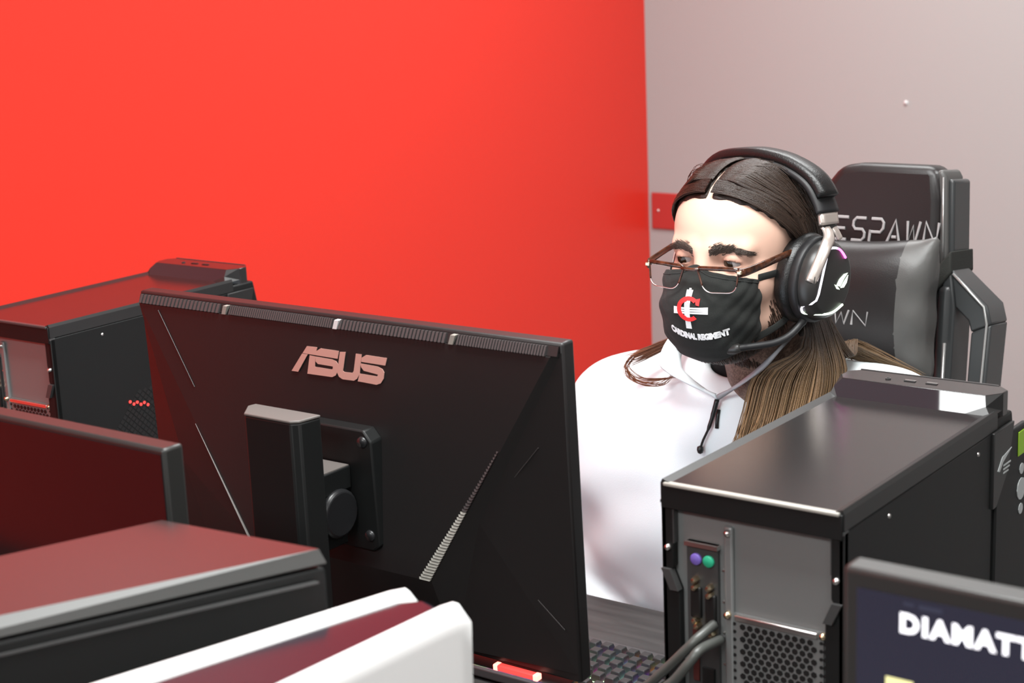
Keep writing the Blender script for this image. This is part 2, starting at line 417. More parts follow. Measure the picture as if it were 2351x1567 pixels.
    MB().lathe([(.0001, .001), (.003, .002), (.0035, .006)], axis='y', o=(-hw+.066, 0, T-.042)).build('screw', 'bright_steel', rp, smooth=True)
    for i in range(7):
        MB().box(-hw+.059, -hw+.063, .006, .009, T-.080-i*.030, T-.0785-i*.030).build('rivet', 'bright_steel', rp)
    io = MB().box(-hw+.024, -hw+.056, .004, .010, T-.225, T-.056).build('port_plate', 'tower_edge', rp)
    MB().box(-hw+.023, -hw+.057, .001, .010, T-.060, T-.056).build('plate_edge', 'bright_steel', io)
    for x, m_ in ((-hw+.034, 'port_purple'), (-hw+.047, 'port_green')):
        MB().lathe([(.0001, .001), (.0046, .0012), (.0056, .002), (.0056, .006)], axis='y', o=(x, 0, T-.072), seg=18).build('round_port', m_, io, smooth=True)
    for x, zt in ((-hw+.034, T-.088), (-hw+.049, T-.093)):
        b = MB().box(x-.0055, x+.0055, .0005, .006, zt-.040, zt-.010).build('video_port', 'port_black', io, bevel=.0015)
        for z in (zt-.003, zt-.010, zt-.042, zt-.047):
            MB().lathe([(.0001, -.004), (.0026, -.0035), (.0032, -.001), (.0032, .004)], axis='y', o=(x+(.002 if z < zt-.045 else 0), 0, z), seg=6).build('port_screw', 'screw_brass', b)
    MB().box(-hw+.030, -hw+.036, .002, .006, T-.19, T-.14).build('usb_stack', 'port_red', io)
    MB().box(-hw+.040, -hw+.052, .001, .006, T-.215, T-.175).build('usb_stack', 'port_black', io)
    # fan vent
    vt = MB().box(-hw+.070, hw-.022, .0055, .010, T-.30, T-.117).build('fan_vent', 'rear_steel', rp)
    MB().box(-hw+.073, hw-.027, .002, .010, T-.123, T-.1175).build('vent_edge', 'bright_steel', vt, bevel=.001)
    hb = MB()
    for (x, z) in hexhole_panel(-hw+.076, hw-.028, T-.30, T-.125, .0074, 0): hb.tube([(x, .0048, z), (x, .006, z)], (.0030), 6)
    for xx in (-hw+.068, -hw+.0715, hw-.024, hw-.0205):
        z = T-.127
        while z > T-.30: hb.tube([(xx, .0046, z), (xx, .006, z)], .0018, 6); z -= .0075
    tag(hb.build('vent_holes', 'port_black', vt), kind='stuff')
    for x in (-hw+.066, hw-.021):
        MB().lathe([(.0001, -.001), (.003, 0), (.0035, .004)], axis='y', o=(x, 0, T-.119), seg=10).build('vent_screw', 'screw_brass', vt, smooth=True)
    fanh = MB().lathe([(.0001, .0045), (.010, .0045), (.012, .0052), (.012, .006)], axis='y', o=(.012, 0, T-.190)).build('fan_hub', 'rear_steel', vt, smooth=True)
    for sx in (-1, 1):
        for sy in (.05, TL-.07): MB().cyl((sx*.06, sy, 0), (sx*.06, sy, .0125), .012).build('foot', 'port_black', t)
    if extras:
        MB().prism([(TL-.050, T-.03), (TL+.036, T-.03), (TL+.044, T-.12), (TL+.040, .05), (TL-.050, .05)], hw-.004, hw+.0025, 'x').build('front_cheek', 'tower_black', t, bevel=.002)
        MB().box(hw+.0026, hw+.0034, TL+.008, TL+.032, T-.062, T-.036).build('sticker', 'sticker_green', t, bevel=.0003)
        for zc, hh in ((T-.078, .006), (T-.100, .012), (T-.122, .006)):
            MB().lathe([(.0001, hw+.0034), (hh, hw+.0034), (hh, hw+.0026)], axis='x', o=(0, TL+.020, zc), seg=12).build('printed_mark', 'sticker_grey', t)
    return t
RTT = tower((-.6685, 1.217, DESK), 0, 'black desktop tower with grey rear ports and vent showing, right of the person', True)
LTT = tower((-1.9315, 1.385, DESK), math.radians(.8), 'black desktop tower before the red wall, glowing red through its side grille')

# cables behind the right tower
def cable(name, pts, r, label):
    cv = []
    P = [Vector(p) for p in pts]
    for i in range(len(P)-1):
        a, b, c, d = P[max(i-1, 0)], P[i], P[i+1], P[min(i+2, len(P)-1)]
        for k in range(8):
            t = k/8; cv.append(.5*((2*b)+(c-a)*t+(2*a-5*b+4*c-d)*t*t+(3*b-a-3*c+d)*t**3))
    cv.append(P[-1]); o = MB().tube(cv, r, 8).build(name, 'cable_black', None, smooth=True); tag(o, label, 'cable'); return o

# ------------------------------------------------------------------ far monitor, seen from behind
def monitor_back():
    t = empty('monitor', (-1.2155, 1.24, DESK)); tag(t, 'black monitor turned away, silver maker logo on its ribbed back', 'monitor')
    hw, H = .3075, .363; zt = CZ-.369-DESK            # local height of the top edge
    tilt = math.radians(1.9)
    M = Matrix.Translation((0, .062, zt)) @ Matrix.Rotation(tilt, 4, 'X')   # local: z down from 0, back towards -y
    def B(mb, *a, **k): return mb.xf(M).build(*a, **k)
    fr = B(MB().box(-hw, hw, -.020, 0, -H, 0), 'display_frame', 'monitor_black', t, bevel=.003)
    B(MB().box(-hw+.009, hw-.009, -.0005, .0006, -H+.016, -.009), 'screen', 'screen_lit', fr)
    # back shell: wide at the top, narrowing downwards, standing proud of the frame
    tl, tr, br, bl = (-hw+.004, -.014), (hw-.012, -.014), (.143, -.271), (-.128, -.271)
    d1, d2 = -.026, -.052
    sh = MB()
    V = [(tl[0], d1, tl[1]), (tr[0], d1, tr[1]), (br[0], d2, br[1]), (bl[0], d2, bl[1])]
    Bk = [(-hw+.002, -.018, -.004), (hw-.002, -.018, -.004), (.150, -.018, -.345), (-.195, -.018, -.345)]
    sh.add(V+Bk, [(0, 1, 2, 3), (0, 4, 5, 1), (3, 2, 6, 7)])
    B(sh, 'back_shell', 'monitor_black', fr, fixn=False)
    # angled cheeks left and right of the shell
    c = MB(); c.add([V[1], (hw-.002, -.020, -.010), (hw-.003, -.020, -H+.01), (.155, -.034, -H+.012), V[2], (.20, -.036, -.20)], [(0, 1, 5), (1, 2, 5), (2, 3, 5), (3, 4, 5), (4, 0, 5)])
    B(c, 'back_cheek', 'monitor_black', fr)
    c = MB(); c.add([V[0], (-hw+.002, -.020, -.010), (-hw+.003, -.020, -H+.01), (-.2, -.034, -H+.012), V[3], (-.245, -.036, -.20)], [(0, 5, 1), (1, 5, 2), (2, 5, 3), (3, 5, 4), (4, 5, 0)])
    B(c, 'back_cheek', 'monitor_black', fr)
    B(MB().add([V[3], V[2], (.155, -.034, -H+.012), (-.2, -.034, -H+.012)], [(0, 1, 2, 3)]), 'back_chin', 'monitor_black', fr, fixn=False)
    # ribbed band under the top edge
    for x0, x1, n in ((-hw+.006, -.165, 22), (-.150, .008, 48), (.018, .166, 30), (.180, hw-.016, 32)):
        for i in range(n):
            xa = x0+(x1-x0)*i/n; wd = (x1-x0)/n
            B(MB().prism([(-.0245, -.0135), (-.0285, -.0125), (-.0235, -.0035), (-.020, -.0035)], xa, xa+wd*.62, 'x'), 'top_rib', 'monitor_rib', fr)
    B(MB().prism([(-.0235, -.0135), (-.0255, -.0125), (-.0215, -.0035), (-.020, -.0035)], -hw+.003, hw-.004, 'x'), 'rib_bed', 'monitor_black', fr)
    for x in (-.158, .013, .173):
        B(MB().prism([(x-.004, -.0135), (x+.002, -.0135), (x+.006, -.0035), (x, -.0035)], -.0275, -.021, 'y'), 'rib_divider', 'print_white' if x == .013 else 'vent_light', fr)
    # slanting vents along both long edges of the shell
    a = Vector(V[1]).lerp(Vector(V[2]), .40); b = Vector(V[2]); n = 46
    for i in range(n):
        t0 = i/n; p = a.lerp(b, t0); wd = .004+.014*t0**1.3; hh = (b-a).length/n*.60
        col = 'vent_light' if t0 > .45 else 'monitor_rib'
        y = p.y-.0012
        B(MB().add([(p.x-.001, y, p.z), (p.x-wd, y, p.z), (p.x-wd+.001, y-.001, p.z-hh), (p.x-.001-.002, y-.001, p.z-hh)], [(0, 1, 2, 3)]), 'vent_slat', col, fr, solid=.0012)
    a = Vector(V[0]).lerp(Vector(V[3]), .52); b = Vector(V[3])
    B(MB().tube([a+Vector((0, -.001, 0)), b+Vector((0, -.001, 0))], [.0004, .0016], 6), 'edge_strip', 'stand_cap', fr)
    a = Vector(V[0]).lerp(Vector(V[3]), .02)+Vector((.03, -.0005, 0)); b = Vector(V[0]).lerp(Vector(V[3]), .35)+Vector((.03, -.0005, 0))
    B(MB().tube([a, b], .0006, 5), 'edge_groove', 'monitor_rib', fr)
    for x, z in ((.245, -.145), (.265, -.275)):
        B(MB().tube([(x, -.0290, z), (x+.03, -.0262, z-.028 if z < -.2 else z+.035)], .0005, 5), 'edge_groove', 'monitor_rib', fr)
    # maker logo, raised letters
    K = 6.529
    def ribs(outer, inner): return [[outer[i], outer[i+1], inner[i+1], inner[i]] for i in range(len(outer)-1)]
    polys = [[(835, 243), (990, 262), (960, 376), (775, 345)], [(1040, 276), (1315, 318), (1300, 432), (960, 376), (975, 320)],
             [(768, 352), (852, 365), (722, 622), (625, 606)],
             [(882, 378), (968, 396), (968, 548), (862, 650)], [(862, 650), (968, 548), (1222, 590), (1232, 702)], [(968, 396), (1215, 440), (1235, 545), (1012, 508), (975, 470)],
             [(1215, 440), (1280, 468), (1314, 520), (1235, 545)], [(1235, 545), (1314, 520), (1310, 620), (1238, 580)], [(1222, 590), (1238, 575), (1310, 620), (1285, 678), (1232, 702)],
             [(1330, 330), (1415, 332), (1388, 610), (1306, 640)], [(1306, 640), (1388, 610), (1410, 628), (1390, 735), (1335, 698)], [(1410, 628), (1530, 642), (1560, 757), (1390, 735)], [(1530, 642), (1550, 615), (1640, 660), (1605, 728), (1560, 757)], [(1570, 358), (1655, 368), (1640, 660), (1550, 615)],
             [(1655, 420), (1722, 378), (2036, 425), (2015, 535), (1655, 478)],
             [(1640, 500), (1900, 548), (1915, 668), (1700, 610), (1660, 560)], [(1900, 548), (1975, 588), (2005, 640), (1915, 668)], [(1915, 668), (2005, 640), (2000, 730), (1905, 695)], [(1905, 695), (2000, 730), (1962, 797), (1900, 818)], [(1640, 652), (1905, 695), (1900, 818), (1618, 765)]]
    lg = MB()
    yb = -.030
    for P in polys:
        q = []
        for (cx, cy) in P:
            px, py = 560+cx/K, 760+cy/K
            r = FV+RV*(px-1175.5)/FPX-UV*(py-783.5)/FPX; s = 1.262/r.y; wpt = r*s
            q.append((wpt.x+1.2155, wpt.z+CZ-DESK-zt))
        bm = bmesh.new(); vs = [bm.verts.new((a_[0], 0, a_[1])) for a_ in q]; bm.faces.new(vs); bmesh.ops.triangulate(bm, faces=bm.faces)
        bm.verts.index_update()
        def yy(x, z):   # depth of the shell plane at (x,z)
            tt = (tl[1]-z)/(tl[1]-bl[1]); return d1+(d2-d1)*tt-.0012
        lg.add([(v.co.x, yy(v.co.x, v.co.z), v.co.z) for v in bm.verts], [tuple(v.index for v in f.verts) for f in bm.faces]); bm.free()
    B(lg, 'logo', 'logo_tan', fr, solid=.0008, fixn=True)
    # glowing bar under the lower edge
    lb = B(MB().box(.200, .258, -.030, -.022, -H-.005, -H+.001), 'light_bar', 'led_red', fr, bevel=.001)
    for x in (.2045, .2565): B(MB().box(x-.004, x+.002, -.0304, -.0216, -H-.0054, -H+.0014), 'light_bar_end', 'led_red_hot', lb, bevel=.001)
    B(MB().box(.15, .29, -.026, -.004, -H-.0075, -H-.006), 'lower_lip', 'monitor_black', fr, bevel=.001)
    # wall-mount plate, hinge, arm, column, base
    pl = B(MB().prism([(-.062, -.113), (.066, -.113), (.076, -.125), (.076, -.243), (.066, -.250), (-.062, -.250)], -.055, -.036, 'y'), 'mount_plate', 'stand_black', fr, bevel=.002)
    for x, z in ((.064, -.126), (.064, -.232), (-.05, -.126), (-.05, -.232)):
        B(MB().lathe([(.0001, -.0585), (.0055, -.058), (.0065, -.055), (.0065, -.048)], axis='y', o=(x, 0, z)), 'plate_screw', 'hinge_dark', pl, smooth=True)
    zz = zt-.178
    arm = MB().prism([(-.050, zz+.022), (.044, zz+.022), (.044, zz-.004), (-.05, zz-.004)], -.045, .012, 'y').build('tilt_arm', 'stand_black', t, bevel=.002)
    MB().box(-.049, .043, -.044, .010, zz+.0215, zz+.0228).build('arm_cover', 'stand_cap', arm)
    MB().lathe([(.0001, .050), (.024, .050), (.027, .047), (.027, -.047), (.024, -.050), (.0001, -.050)], axis='x', o=(.0, -.012, zz-.026)).build('hinge', 'hinge_dark', arm, bevel=.001)
    MB().box(-.04, .04, -.046, .006, zz-.065, zz-.03).build('hinge_block', 'stand_black', arm, bevel=.002)
    zc = CZ-.456-DESK
    col = MB().prism([(-.036, -.055), (-.018, -.078), (.048, -.078), (.056, -.072), (.060, -.045), (-.034, -.045)], .018, zc, 'z').build('stand_column', 'stand_black', t, bevel=.002)
    MB().prism([(-.036, -.055), (-.018, -.0785), (.048, -.0785), (.056, -.0725), (.060, -.045), (-.034, -.045)], zc, zc+.003, 'z').build('column_cap', 'stand_cap', col, bevel=.001)
    MB().prism([(-.14, .12), (.14, .12), (.14, .02), (.07, -.10), (-.07, -.10), (-.14, .02)], 0, .018, 'z').build('stand_base', 'stand_black', t, bevel=.004)
    return t
monitor_back()

# ------------------------------------------------------------------ near monitors, facing the camera
def monitor_front(xl, xr, y, ztop, label, tilt, screen, scr_parts=None, bz=.010):
    cx = (xl+xr)/2; hw = (xr-xl)/2; H = .363
    t = empty('monitor', (cx, y, DESK)); tag(t, label, 'monitor'); zt = ztop-DESK
    M = Matrix.Translation((0, 0, zt)) @ Matrix.Rotation(math.radians(tilt), 4, 'X')
    B = lambda mb, *a, **k: mb.xf(M).build(*a, **k)
    fr = B(MB().box(-hw, hw, 0, .022, -H, 0), 'display_frame', 'monitor_bezel', t, bevel=.003)
    B(MB().prism([(-hw+.03, -.03), (hw-.03, -.03), (.14, -.30), (-.14, -.30)], .021, .045, 'y'), 'back_shell', 'monitor_black', fr, bevel=.004)
    sc = B(MB().box(-hw+bz, hw-bz, -.0012, .002, -H+.018, -bz-.002), 'screen', screen, fr)
    if scr_parts: scr_parts(sc, B, hw)
    MB().box(-.04, .04, .045, .075, .015, zt-.09).build('stand_column', 'stand_black', t, bevel=.003)
    MB().box(-.05, .05, .030, .060, zt-.24, zt-.13).build('tilt_arm', 'stand_black', t, bevel=.003)
    MB().prism([(-.13, -.09), (.13, -.09), (.13, .05), (.07, .10), (-.07, .10), (-.13, .05)], 0, .016, 'z').build('stand_base', 'stand_black', t, bevel=.004)
    return t
mat('monitor_bezel', (.020, .020, .019), .34)
def dia(sc, B, hw):
    vs, fs = text2d('DIAMATT', .0172, .0009, 0, 1.19)
    x0 = min(v[0] for v in vs); s = .052/.0265
    vs = [(-hw+.039+(x-x0)*1.0, -.0016, -.0345+z) for x, z in vs]
    B(MB().add(vs, fs), 'headline', 'screen_white', sc, fixn=False)
    B(MB().box(-hw+.030, -hw+.048, -.0017, -.0010, -.076, -.0665), 'yellow_mark', 'screen_yellow', sc)
    B(MB().box(-hw+.041, -hw+.048, -.0017, -.0010, -.0170, -.0150), 'dim_mark', 'screen_dim', sc)
    B(MB().box(-hw+.051, -hw+.066, -.0017, -.0010, -.0178, -.0150), 'dim_mark', 'screen_dim', sc)
mat('screen_dim', (.01, .01, .015), .2, emit=lin((62, 66, 88)), es=.6)
monitor_front(-.428, .187, .899, CZ-.380, 'lit monitor with big white lettering on a navy screen', 0, 'screen_navy', dia)
monitor_front(-1.64, -1.026, .873, CZ-.385, 'black monitor with a blank screen reflecting the red wall', 0, 'screen_dark', None, .003)

# ------------------------------------------------------------------ near tower (reddish top) and white console
def near_tower():
    z = CZ-.42
    t = empty('desktop_tower', (-.95, .62, DESK)); tag(t, 'nearest black tower, its flat top mirroring the red wall', 'computer'); H = z-DESK
    rf = (-.813, .836); d = Vector((.40, .90)).normalized()*.47
    lf = (-.975, .822); dl = Vector((.352, .93)).normalized()*.47
    rn = (rf[0]-d.x, rf[1]-d.y); ln = (lf[0]-dl.x, lf[1]-dl.y)
    off = lambda p: (p[0]+.95, p[1]-.62)
    P = [off(p) for p in (lf, rf, rn, ln)]
    MB().prism(P, .012, H-.014, 'z').build('case', 'tower_black', t, bevel=.003)
    inn = [(P[0][0]+.004, P[0][1]-.004), (P[1][0]-.004, P[1][1]-.003), (P[2][0]-.019, P[2][1]+.004), (P[3][0]+.004, P[3][1]+.004)]
    tv = [(x, y, H) for x, y in inn]+[(x, y, H-.011) for x, y in P]
    MB().add(tv, [(0, 1, 2, 3), (0, 4, 5, 1), (2, 6, 7, 3), (3, 7, 4, 0), (4, 7, 6, 5)]).build('top_cover', 'near_top', t)
    MB().add([tv[1], tv[5], tv[6], tv[2]], [(0, 1, 2, 3)]).build('top_bevel', 'near_bevel', t, solid=.002, solid_off=-1)
    for k in range(4):
        q = P[k]; MB().cyl((q[0]*.8, q[1]*.8, 0), (q[0]*.8, q[1]*.8, .0125), .012).build('foot', 'port_black', t)
    MB().prism([(P[1][0]+.0008, P[1][1]-.01), (P[2][0]+.0008, P[2][1]), (P[2][0]-.004, P[2][1]), (P[1][0]-.004, P[1][1]-.01)], H-.024, H-.0225, 'z').build('seam', 'tower_edge', t)
mat('near_top', (.022, .021, .021), .17, ior=2.0)
mat('near_bevel', (.07, .07, .068), .5)
near_tower()

def console():
    t = empty('game_console', (-.77, .70, DESK)); tag(t, 'upright game console with two white shells around a glossy dark core', 'console')
    O = Vector((-.77, .70, DESK)); ht = CZ-.450-DESK
    def shell(p0, p1, sgn, drop, bw):
        # p0 near end, p1 far end of the upper edge (room x, y)
        a, b = Vector(p0), Vector(p1); d = (b-a); L = d.length; d /= L; nrm = Vector((d.y, -d.x))*sgn
        def edge(t):       # height of the upper edge along the shell
            h = ht-drop*(1-t)
            if t > .955: h -= .020*(1-math.sqrt(max(0, 1-((t-.955)/.045)**2)))
            return h
        def fn(i, j):
            t = i/35; v = j/19
            z = .004+(edge(t)-.004)*v
            bow = bw*math.sin(math.pi*min(1, v*.9))
            q = a+d*L*(t-.05*(1-v)*(t > .5)*(2*t-1))+nrm*bow
            return (q.x-O.x, q.y-O.y, z)
        return MB().grid(fn, 36, 20).build('side_shell', 'console_white', t, smooth=True, solid=.006)
    shell((-.876, .438), (-.7525, .876), -1, .0, .016); shell((-.746, .43), (-.714, .876), 1, .004, .003)
    P = [(-.858, .47), (-.750, .46), (-.729, .70), (-.720, .835), (-.722, .858), (-.744, .866), (-.760, .850), (-.802, .69)]
    MB().prism([(x-O.x, y-O.y) for x, y in P], .010, ht-.005, 'z').build('core', 'console_core', t, bevel=.006, bseg=3)
    MB().lathe([(.0001, 0), (.05, 0), (.05, .008), (.0001, .01)], o=(0, 0, 0)).build('stand', 'console_core', t)
console()

# ------------------------------------------------------------------ keyboard
def keyboard():
    t = empty('keyboard', (-1.165, 1.577, DESK)); tag(t, 'black keyboard with multicoloured backlit keys beside the monitor', 'keyboard')
    hw = .22
    MB().box(-hw, hw, -.072, .074, .004, .018).build('key_plate', 'key_plate', t, bevel=.003)
    MB().box(-hw, hw, .060, .074, .017, .022).build('wrist_edge', 'key_plate', t, bevel=.002)
    cap = MB().add([(-.0082, -.0082, 0), (.0082, -.0082, 0), (.0082, .0082, 0), (-.0082, .0082, 0), (-.006, -.006, .010), (.006, -.006, .010), (.006, .006, .010), (-.006, .006, .010)],
                   [(0, 3, 2, 1), (4, 5, 6, 7), (0, 1, 5, 4), (1, 2, 6, 5), (2, 3, 7, 6), (3, 0, 4, 7)])
    base = cap.build('keycap', 'key_black', t, bevel=.001); glows = {}
    cols_ = ['rgb_pink', 'rgb_green', 'rgb_orange', 'rgb_purple', 'rgb_cyan']
    for c in cols_:
        glows[c] = MB().add([(-.0093, -.0096, .0012), (.0093, -.0096, .0012), (.0093, .0096, .0012), (-.0093, .0096, .0012)], [(0, 1, 2, 3)]).build('key_glow', c, base)
        glows[c].location = (0, 0, 0)
    first = True
    for r in range(6):
        y = .048-r*.0195 if r < 5 else .048-r*.0195-.004
        for k in range(21):
            x = hw-.018-k*.0193-(0 if r % 2 == 0 else .004)
            if x < -hw+.012: continue
            kc = base if first else dupe(base, t); first = False
            kc.location = (x, y, .0205)
            c = cols_[int((k*.55+r*.8+(r*k % 3)*.4)) % 5]
            g = glows.get(c)
            if g is not None and g.parent is base and kc is base and not g.get('used'): g['used'] = 1
            else: dupe(g, kc)
    for c in cols_:
        if glows[c].get('used'):
            del glows[c]['used']
        else: bpy.data.objects.remove(glows[c])
keyboard()

# ------------------------------------------------------------------ the person
PB = Vector((-1.03, 2.10, 0))                                   # base of the figure
HEAD = Vector((-1.000, 1.815, CZ-.374)); HY, HP = math.radians(-2), math.radians(-3); HS = 1.05
HM = Matrix.Translation(HEAD) @ Matrix.Rotation(HY, 4, 'Z') @ Matrix.Rotation(HP, 4, 'X') @ Matrix.Scale(HS, 4)
HM3 = np.array(HM)[:3, :3]; HMt = np.array(HM)[:3, 3]
def H2W(V): return np.asarray(V) @ HM3.T+HMt
def hv(p): return HM @ Vector(p)

EYE = [(-.0315, -.0770, 0), (.0315, -.0770, 0)]
def head_sdf(X, Y, Z):
    aX = np.abs(X)
    d = ell(X, Y, Z, (0, .012, .030), (.0735, .095, .0745))                   # skull
    d = smin(d, ell(X, Y, Z, (0, -.028, .030), (.064, .064, .0615)), .03)     # forehead
    d = smin(d, ell(X, Y, Z, (0, -.030, -.040), (.058, .062, .080)), .03)    # face
    d = smin(d, ell(aX, Y, Z, (.040, -.052, -.030), (.024, .028, .022)), .02)  # cheeks
    d = smin(d, ell(X, Y, Z, (0, -.060, -.092), (.036, .036, .026)), .03)    # chin
    d = smin(d, capsule(aX, Y, Z, (.012, -.064, -.092), (.055, .0, -.062), .020, .022), .025)  # jaw
    d = smin(d, capsule(aX, Y, Z, (.012, -.0885, .0125), (.044, -.074, .014), .0075, .007), .014)  # brow ridge
    d = smax(d, -ell(aX, Y, Z, (.0310, -.099, -.001), (.019, .017, .0115)), .012)  # eye sockets
    d = smin(d, capsule(X, Y, Z, (0, -.088, .008), (0, -.108, -.038), .0075, .0105), .012)     # nose
    d = smin(d, ell(aX, Y, Z, (.012, -.098, -.043), (.009, .011, .008)), .008)
    d = smin(d, ell(X, Y, Z, (0, -.090, -.068), (.024, .012, .012)), .014)   # mouth
    # eyelids around the eyeballs, looking slightly down
    ex, ey, ez = aX-.0315, Y+.0770, Z
    lid = np.sqrt(ex**2+ey**2+ez**2)-.0134
    op = np.maximum(np.abs(ez+.0026+ex*.06)-(.0034-ex**2*15), ey)                   # almond opening
    lid = np.maximum(lid, -op)
    d = smin(d, np.maximum(lid, -(np.sqrt(ex**2+ey**2+ez**2)-.0100)), .003)
    # ears
    e = ell(aX, Y, Z, (.074, .008, -.018), (.010, .019, .031)); d = smin(d, e, .008)
    # neck
    d = smin(d, capsule(X, Y, Z, (0, .030, -.060), (0, .085, -.19), .055, .056), .03)
    return d
V, Q = nets(head_sdf, (-.095, -.13, -.215), (.095, .125, .122), .0019)
hx, hy, hz = V[:, 0], V[:, 1], V[:, 2]
skin = np.array([.74, .47, .36]); cols = np.tile(skin, (len(V), 1))
def mixc(c, col, k): return c*(1-k[:, None])+np.array(col)*k[:, None]
sstep = lambda a, b, x: (lambda t: t*t*(3-2*t))(np.clip((x-a)/(b-a), 0, 1))
cols = mixc(cols, (.70, .33, .26), .5*np.exp(-((np.abs(hx)-.038)**2/.018**2+(hz+.025)**2/.02**2))*(hy < 0))     # cheeks
cols = mixc(cols, (.36, .17, .12), .85*np.exp(-((np.abs(hx)-.032)**2/.018**2+(hz+.001)**2/.009**2))*(hy < -.05))  # eye hollows: their shadow painted into the skin as darker brown
beard = np.maximum(sstep(-.058, -.080, hz-.30*np.clip(hy+.02, -.1, .05))*sstep(.06, .02, hy), sstep(-.095, -.110, hz))
bn = rng.random(len(V))*.25+.75
cols = mixc(cols, (.030, .017, .011), np.clip(beard*bn, 0, 1)*.92)
side = sstep(.052, .064, np.abs(hx))*sstep(-.045, -.02, hy)*sstep(-.02, .0, hz)
cols = mixc(cols, (.03, .018, .012), side*.8)
Wv = H2W(V)
HBVH = BVHTree.FromPolygons([tuple(p) for p in V], [tuple(int(i) for i in q) for q in Q])
# trunk, arms, hands, legs: joined to the same mesh
SH = {-1: (-1.270, 1.955, .950), 1: (-.872, 1.955, .978)}
EL = {-1: (-1.400, 1.985, .745), 1: (-.755, 2.03, .745)}
WR = {-1: (-1.195, 1.865, .625), 1: (-.865, 1.865, .625)}
def body_sdf(X, Y, Z, g=0.0):
    d = capsule(X, Y, Z, (-1.05, 2.00, .56), (-1.055, 2.00, .80), .130+g, .125+g)
    d = smin(d, ell(X, Y, Z, (-1.06, 1.975, .88), (.175+g, .105+g, .17+g)), .06)
    for s in (-1, 1):
        d = smin(d, capsule(X, Y, Z, (-1.05+s*.03, 1.935, 1.035), SH[s], .050+g, .055+g), .05)
        d = smin(d, capsule(X, Y, Z, SH[s], EL[s], .055+g, .045+g), .03)
        d = smin(d, capsule(X, Y, Z, EL[s], WR[s], .044+g, .030+g), .025)
    return d
def lower_sdf(X, Y, Z, g=0.0):
    d = ell(X, Y, Z, (-1.05, 2.00, .56), (.17+g, .13+g, .10+g))
    for s in (-1, 1):
        d = smin(d, capsule(X, Y, Z, (-1.04+s*.09, 1.98, .550), (-1.035+s*.13, 1.60, .535), .078+g, .058+g), .03)
        d = smin(d, capsule(X, Y, Z, (-1.035+s*.13, 1.60, .535), (-1.035+s*.13, 1.66, .10), .056+g, .038+g), .02)
    return d
def full_sdf(X, Y, Z):
    d = smin(body_sdf(X, Y, Z), lower_sdf(X, Y, Z), .04)
    nb = HEAD; a = hv((0, .078, -.17))
    d = smin(d, capsule(X, Y, Z, tuple(a), (-1.045, 1.945, 1.03), .054, .060), .03)
    for s in (-1, 1):
        wv = np.array(WR[s]); f = np.array([-s*.25, -.95, -.18]); f /= np.linalg.norm(f); r = np.array([s*1., -.25, 0]); r /= np.linalg.norm(r)
        palm = wv+f*.05
        d = smin(d, capsule(X, Y, Z, wv, palm, .027, .030), .015)
        for i, (o_, ln) in enumerate(((-.027, .068), (-.009, .078), (.010, .074), (.028, .058))):
            k0 = palm+f*.026+r*o_; k1 = k0+f*ln*.5; k2 = k1+(f*.75+np.array([0, 0, -.6]))*ln*.5
            d = smin(d, capsule(X, Y, Z, k0, k1, .0092, .0086), .004); d = np.minimum(d, capsule(X, Y, Z, k1, k2, .0086, .0075))
        t0 = wv+f*.025-r*.026; t1 = t0+f*.03-r*.022; t2 = t1+f*.028-r*.006
        d = smin(d, capsule(X, Y, Z, t0, t1, .012, .010), .006); d = np.minimum(d, capsule(X, Y, Z, t1, t2, .010, .0085))
    return d
V2, Q2 = nets(full_sdf, (-1.42, 1.50, .06), (-.67, 2.20, 1.14), .0062)
Vall = np.concatenate([Wv, V2]); Qall = np.concatenate([Q, Q2+len(Wv)])
call = np.concatenate([cols, np.tile(skin, (len(V2), 1))]); call = np.concatenate([call, np.ones((len(call), 1))], 1)
person = npmesh('person', Vall-np.array(PB), Qall, 'skin', None, True, call); person.location = PB
tag(person, 'person in a white jacket, black face mask and headset seated behind the monitor', 'person')
def pw(mb, name, m, **k):            # a worn part given in world coordinates
    mb.v = [tuple(Vector(p)-PB) for p in mb.v]; par = k.pop('parent', person); return mb.build(name, m, par, **k)
def ph(mb, name, m, **k):            # a worn part given in head coordinates
    mb.v = [tuple(hv(p)) for p in mb.v]; return pw(mb, name, m, **k)
def npw(name, V, Q, m, parent=person, cols=None): return npmesh(name, np.asarray(V)-np.array(PB), Q, m, parent, True, cols)

# eyes
for i, (x, y, z) in enumerate(EYE):
    ey = ph(MB().lathe([(.0001, -.0118), (.003, -.0114), (.006, -.0101), (.0088, -.0078), (.0108, -.0045), (.0118, 0), (.0108, .005), (.006, .0102), (.0001, .0118)], o=(x, y, z), axis='y', seg=24), 'eye', 'eye_white', smooth=True)
    dv = Vector((-.12, -.97, -.30)).normalized(); cpt = Vector((x, y, z))
    q = dv.to_track_quat('Z', 'Y').to_matrix()
    mb = MB().lathe([(.0001, .01230), (.0032, .01205), (.0064, .01065)], seg=20); mb.v = [tuple(q @ Vector(p)+cpt) for p in mb.v]
    ph(mb, 'iris', 'eye_iris', smooth=True, parent=ey)

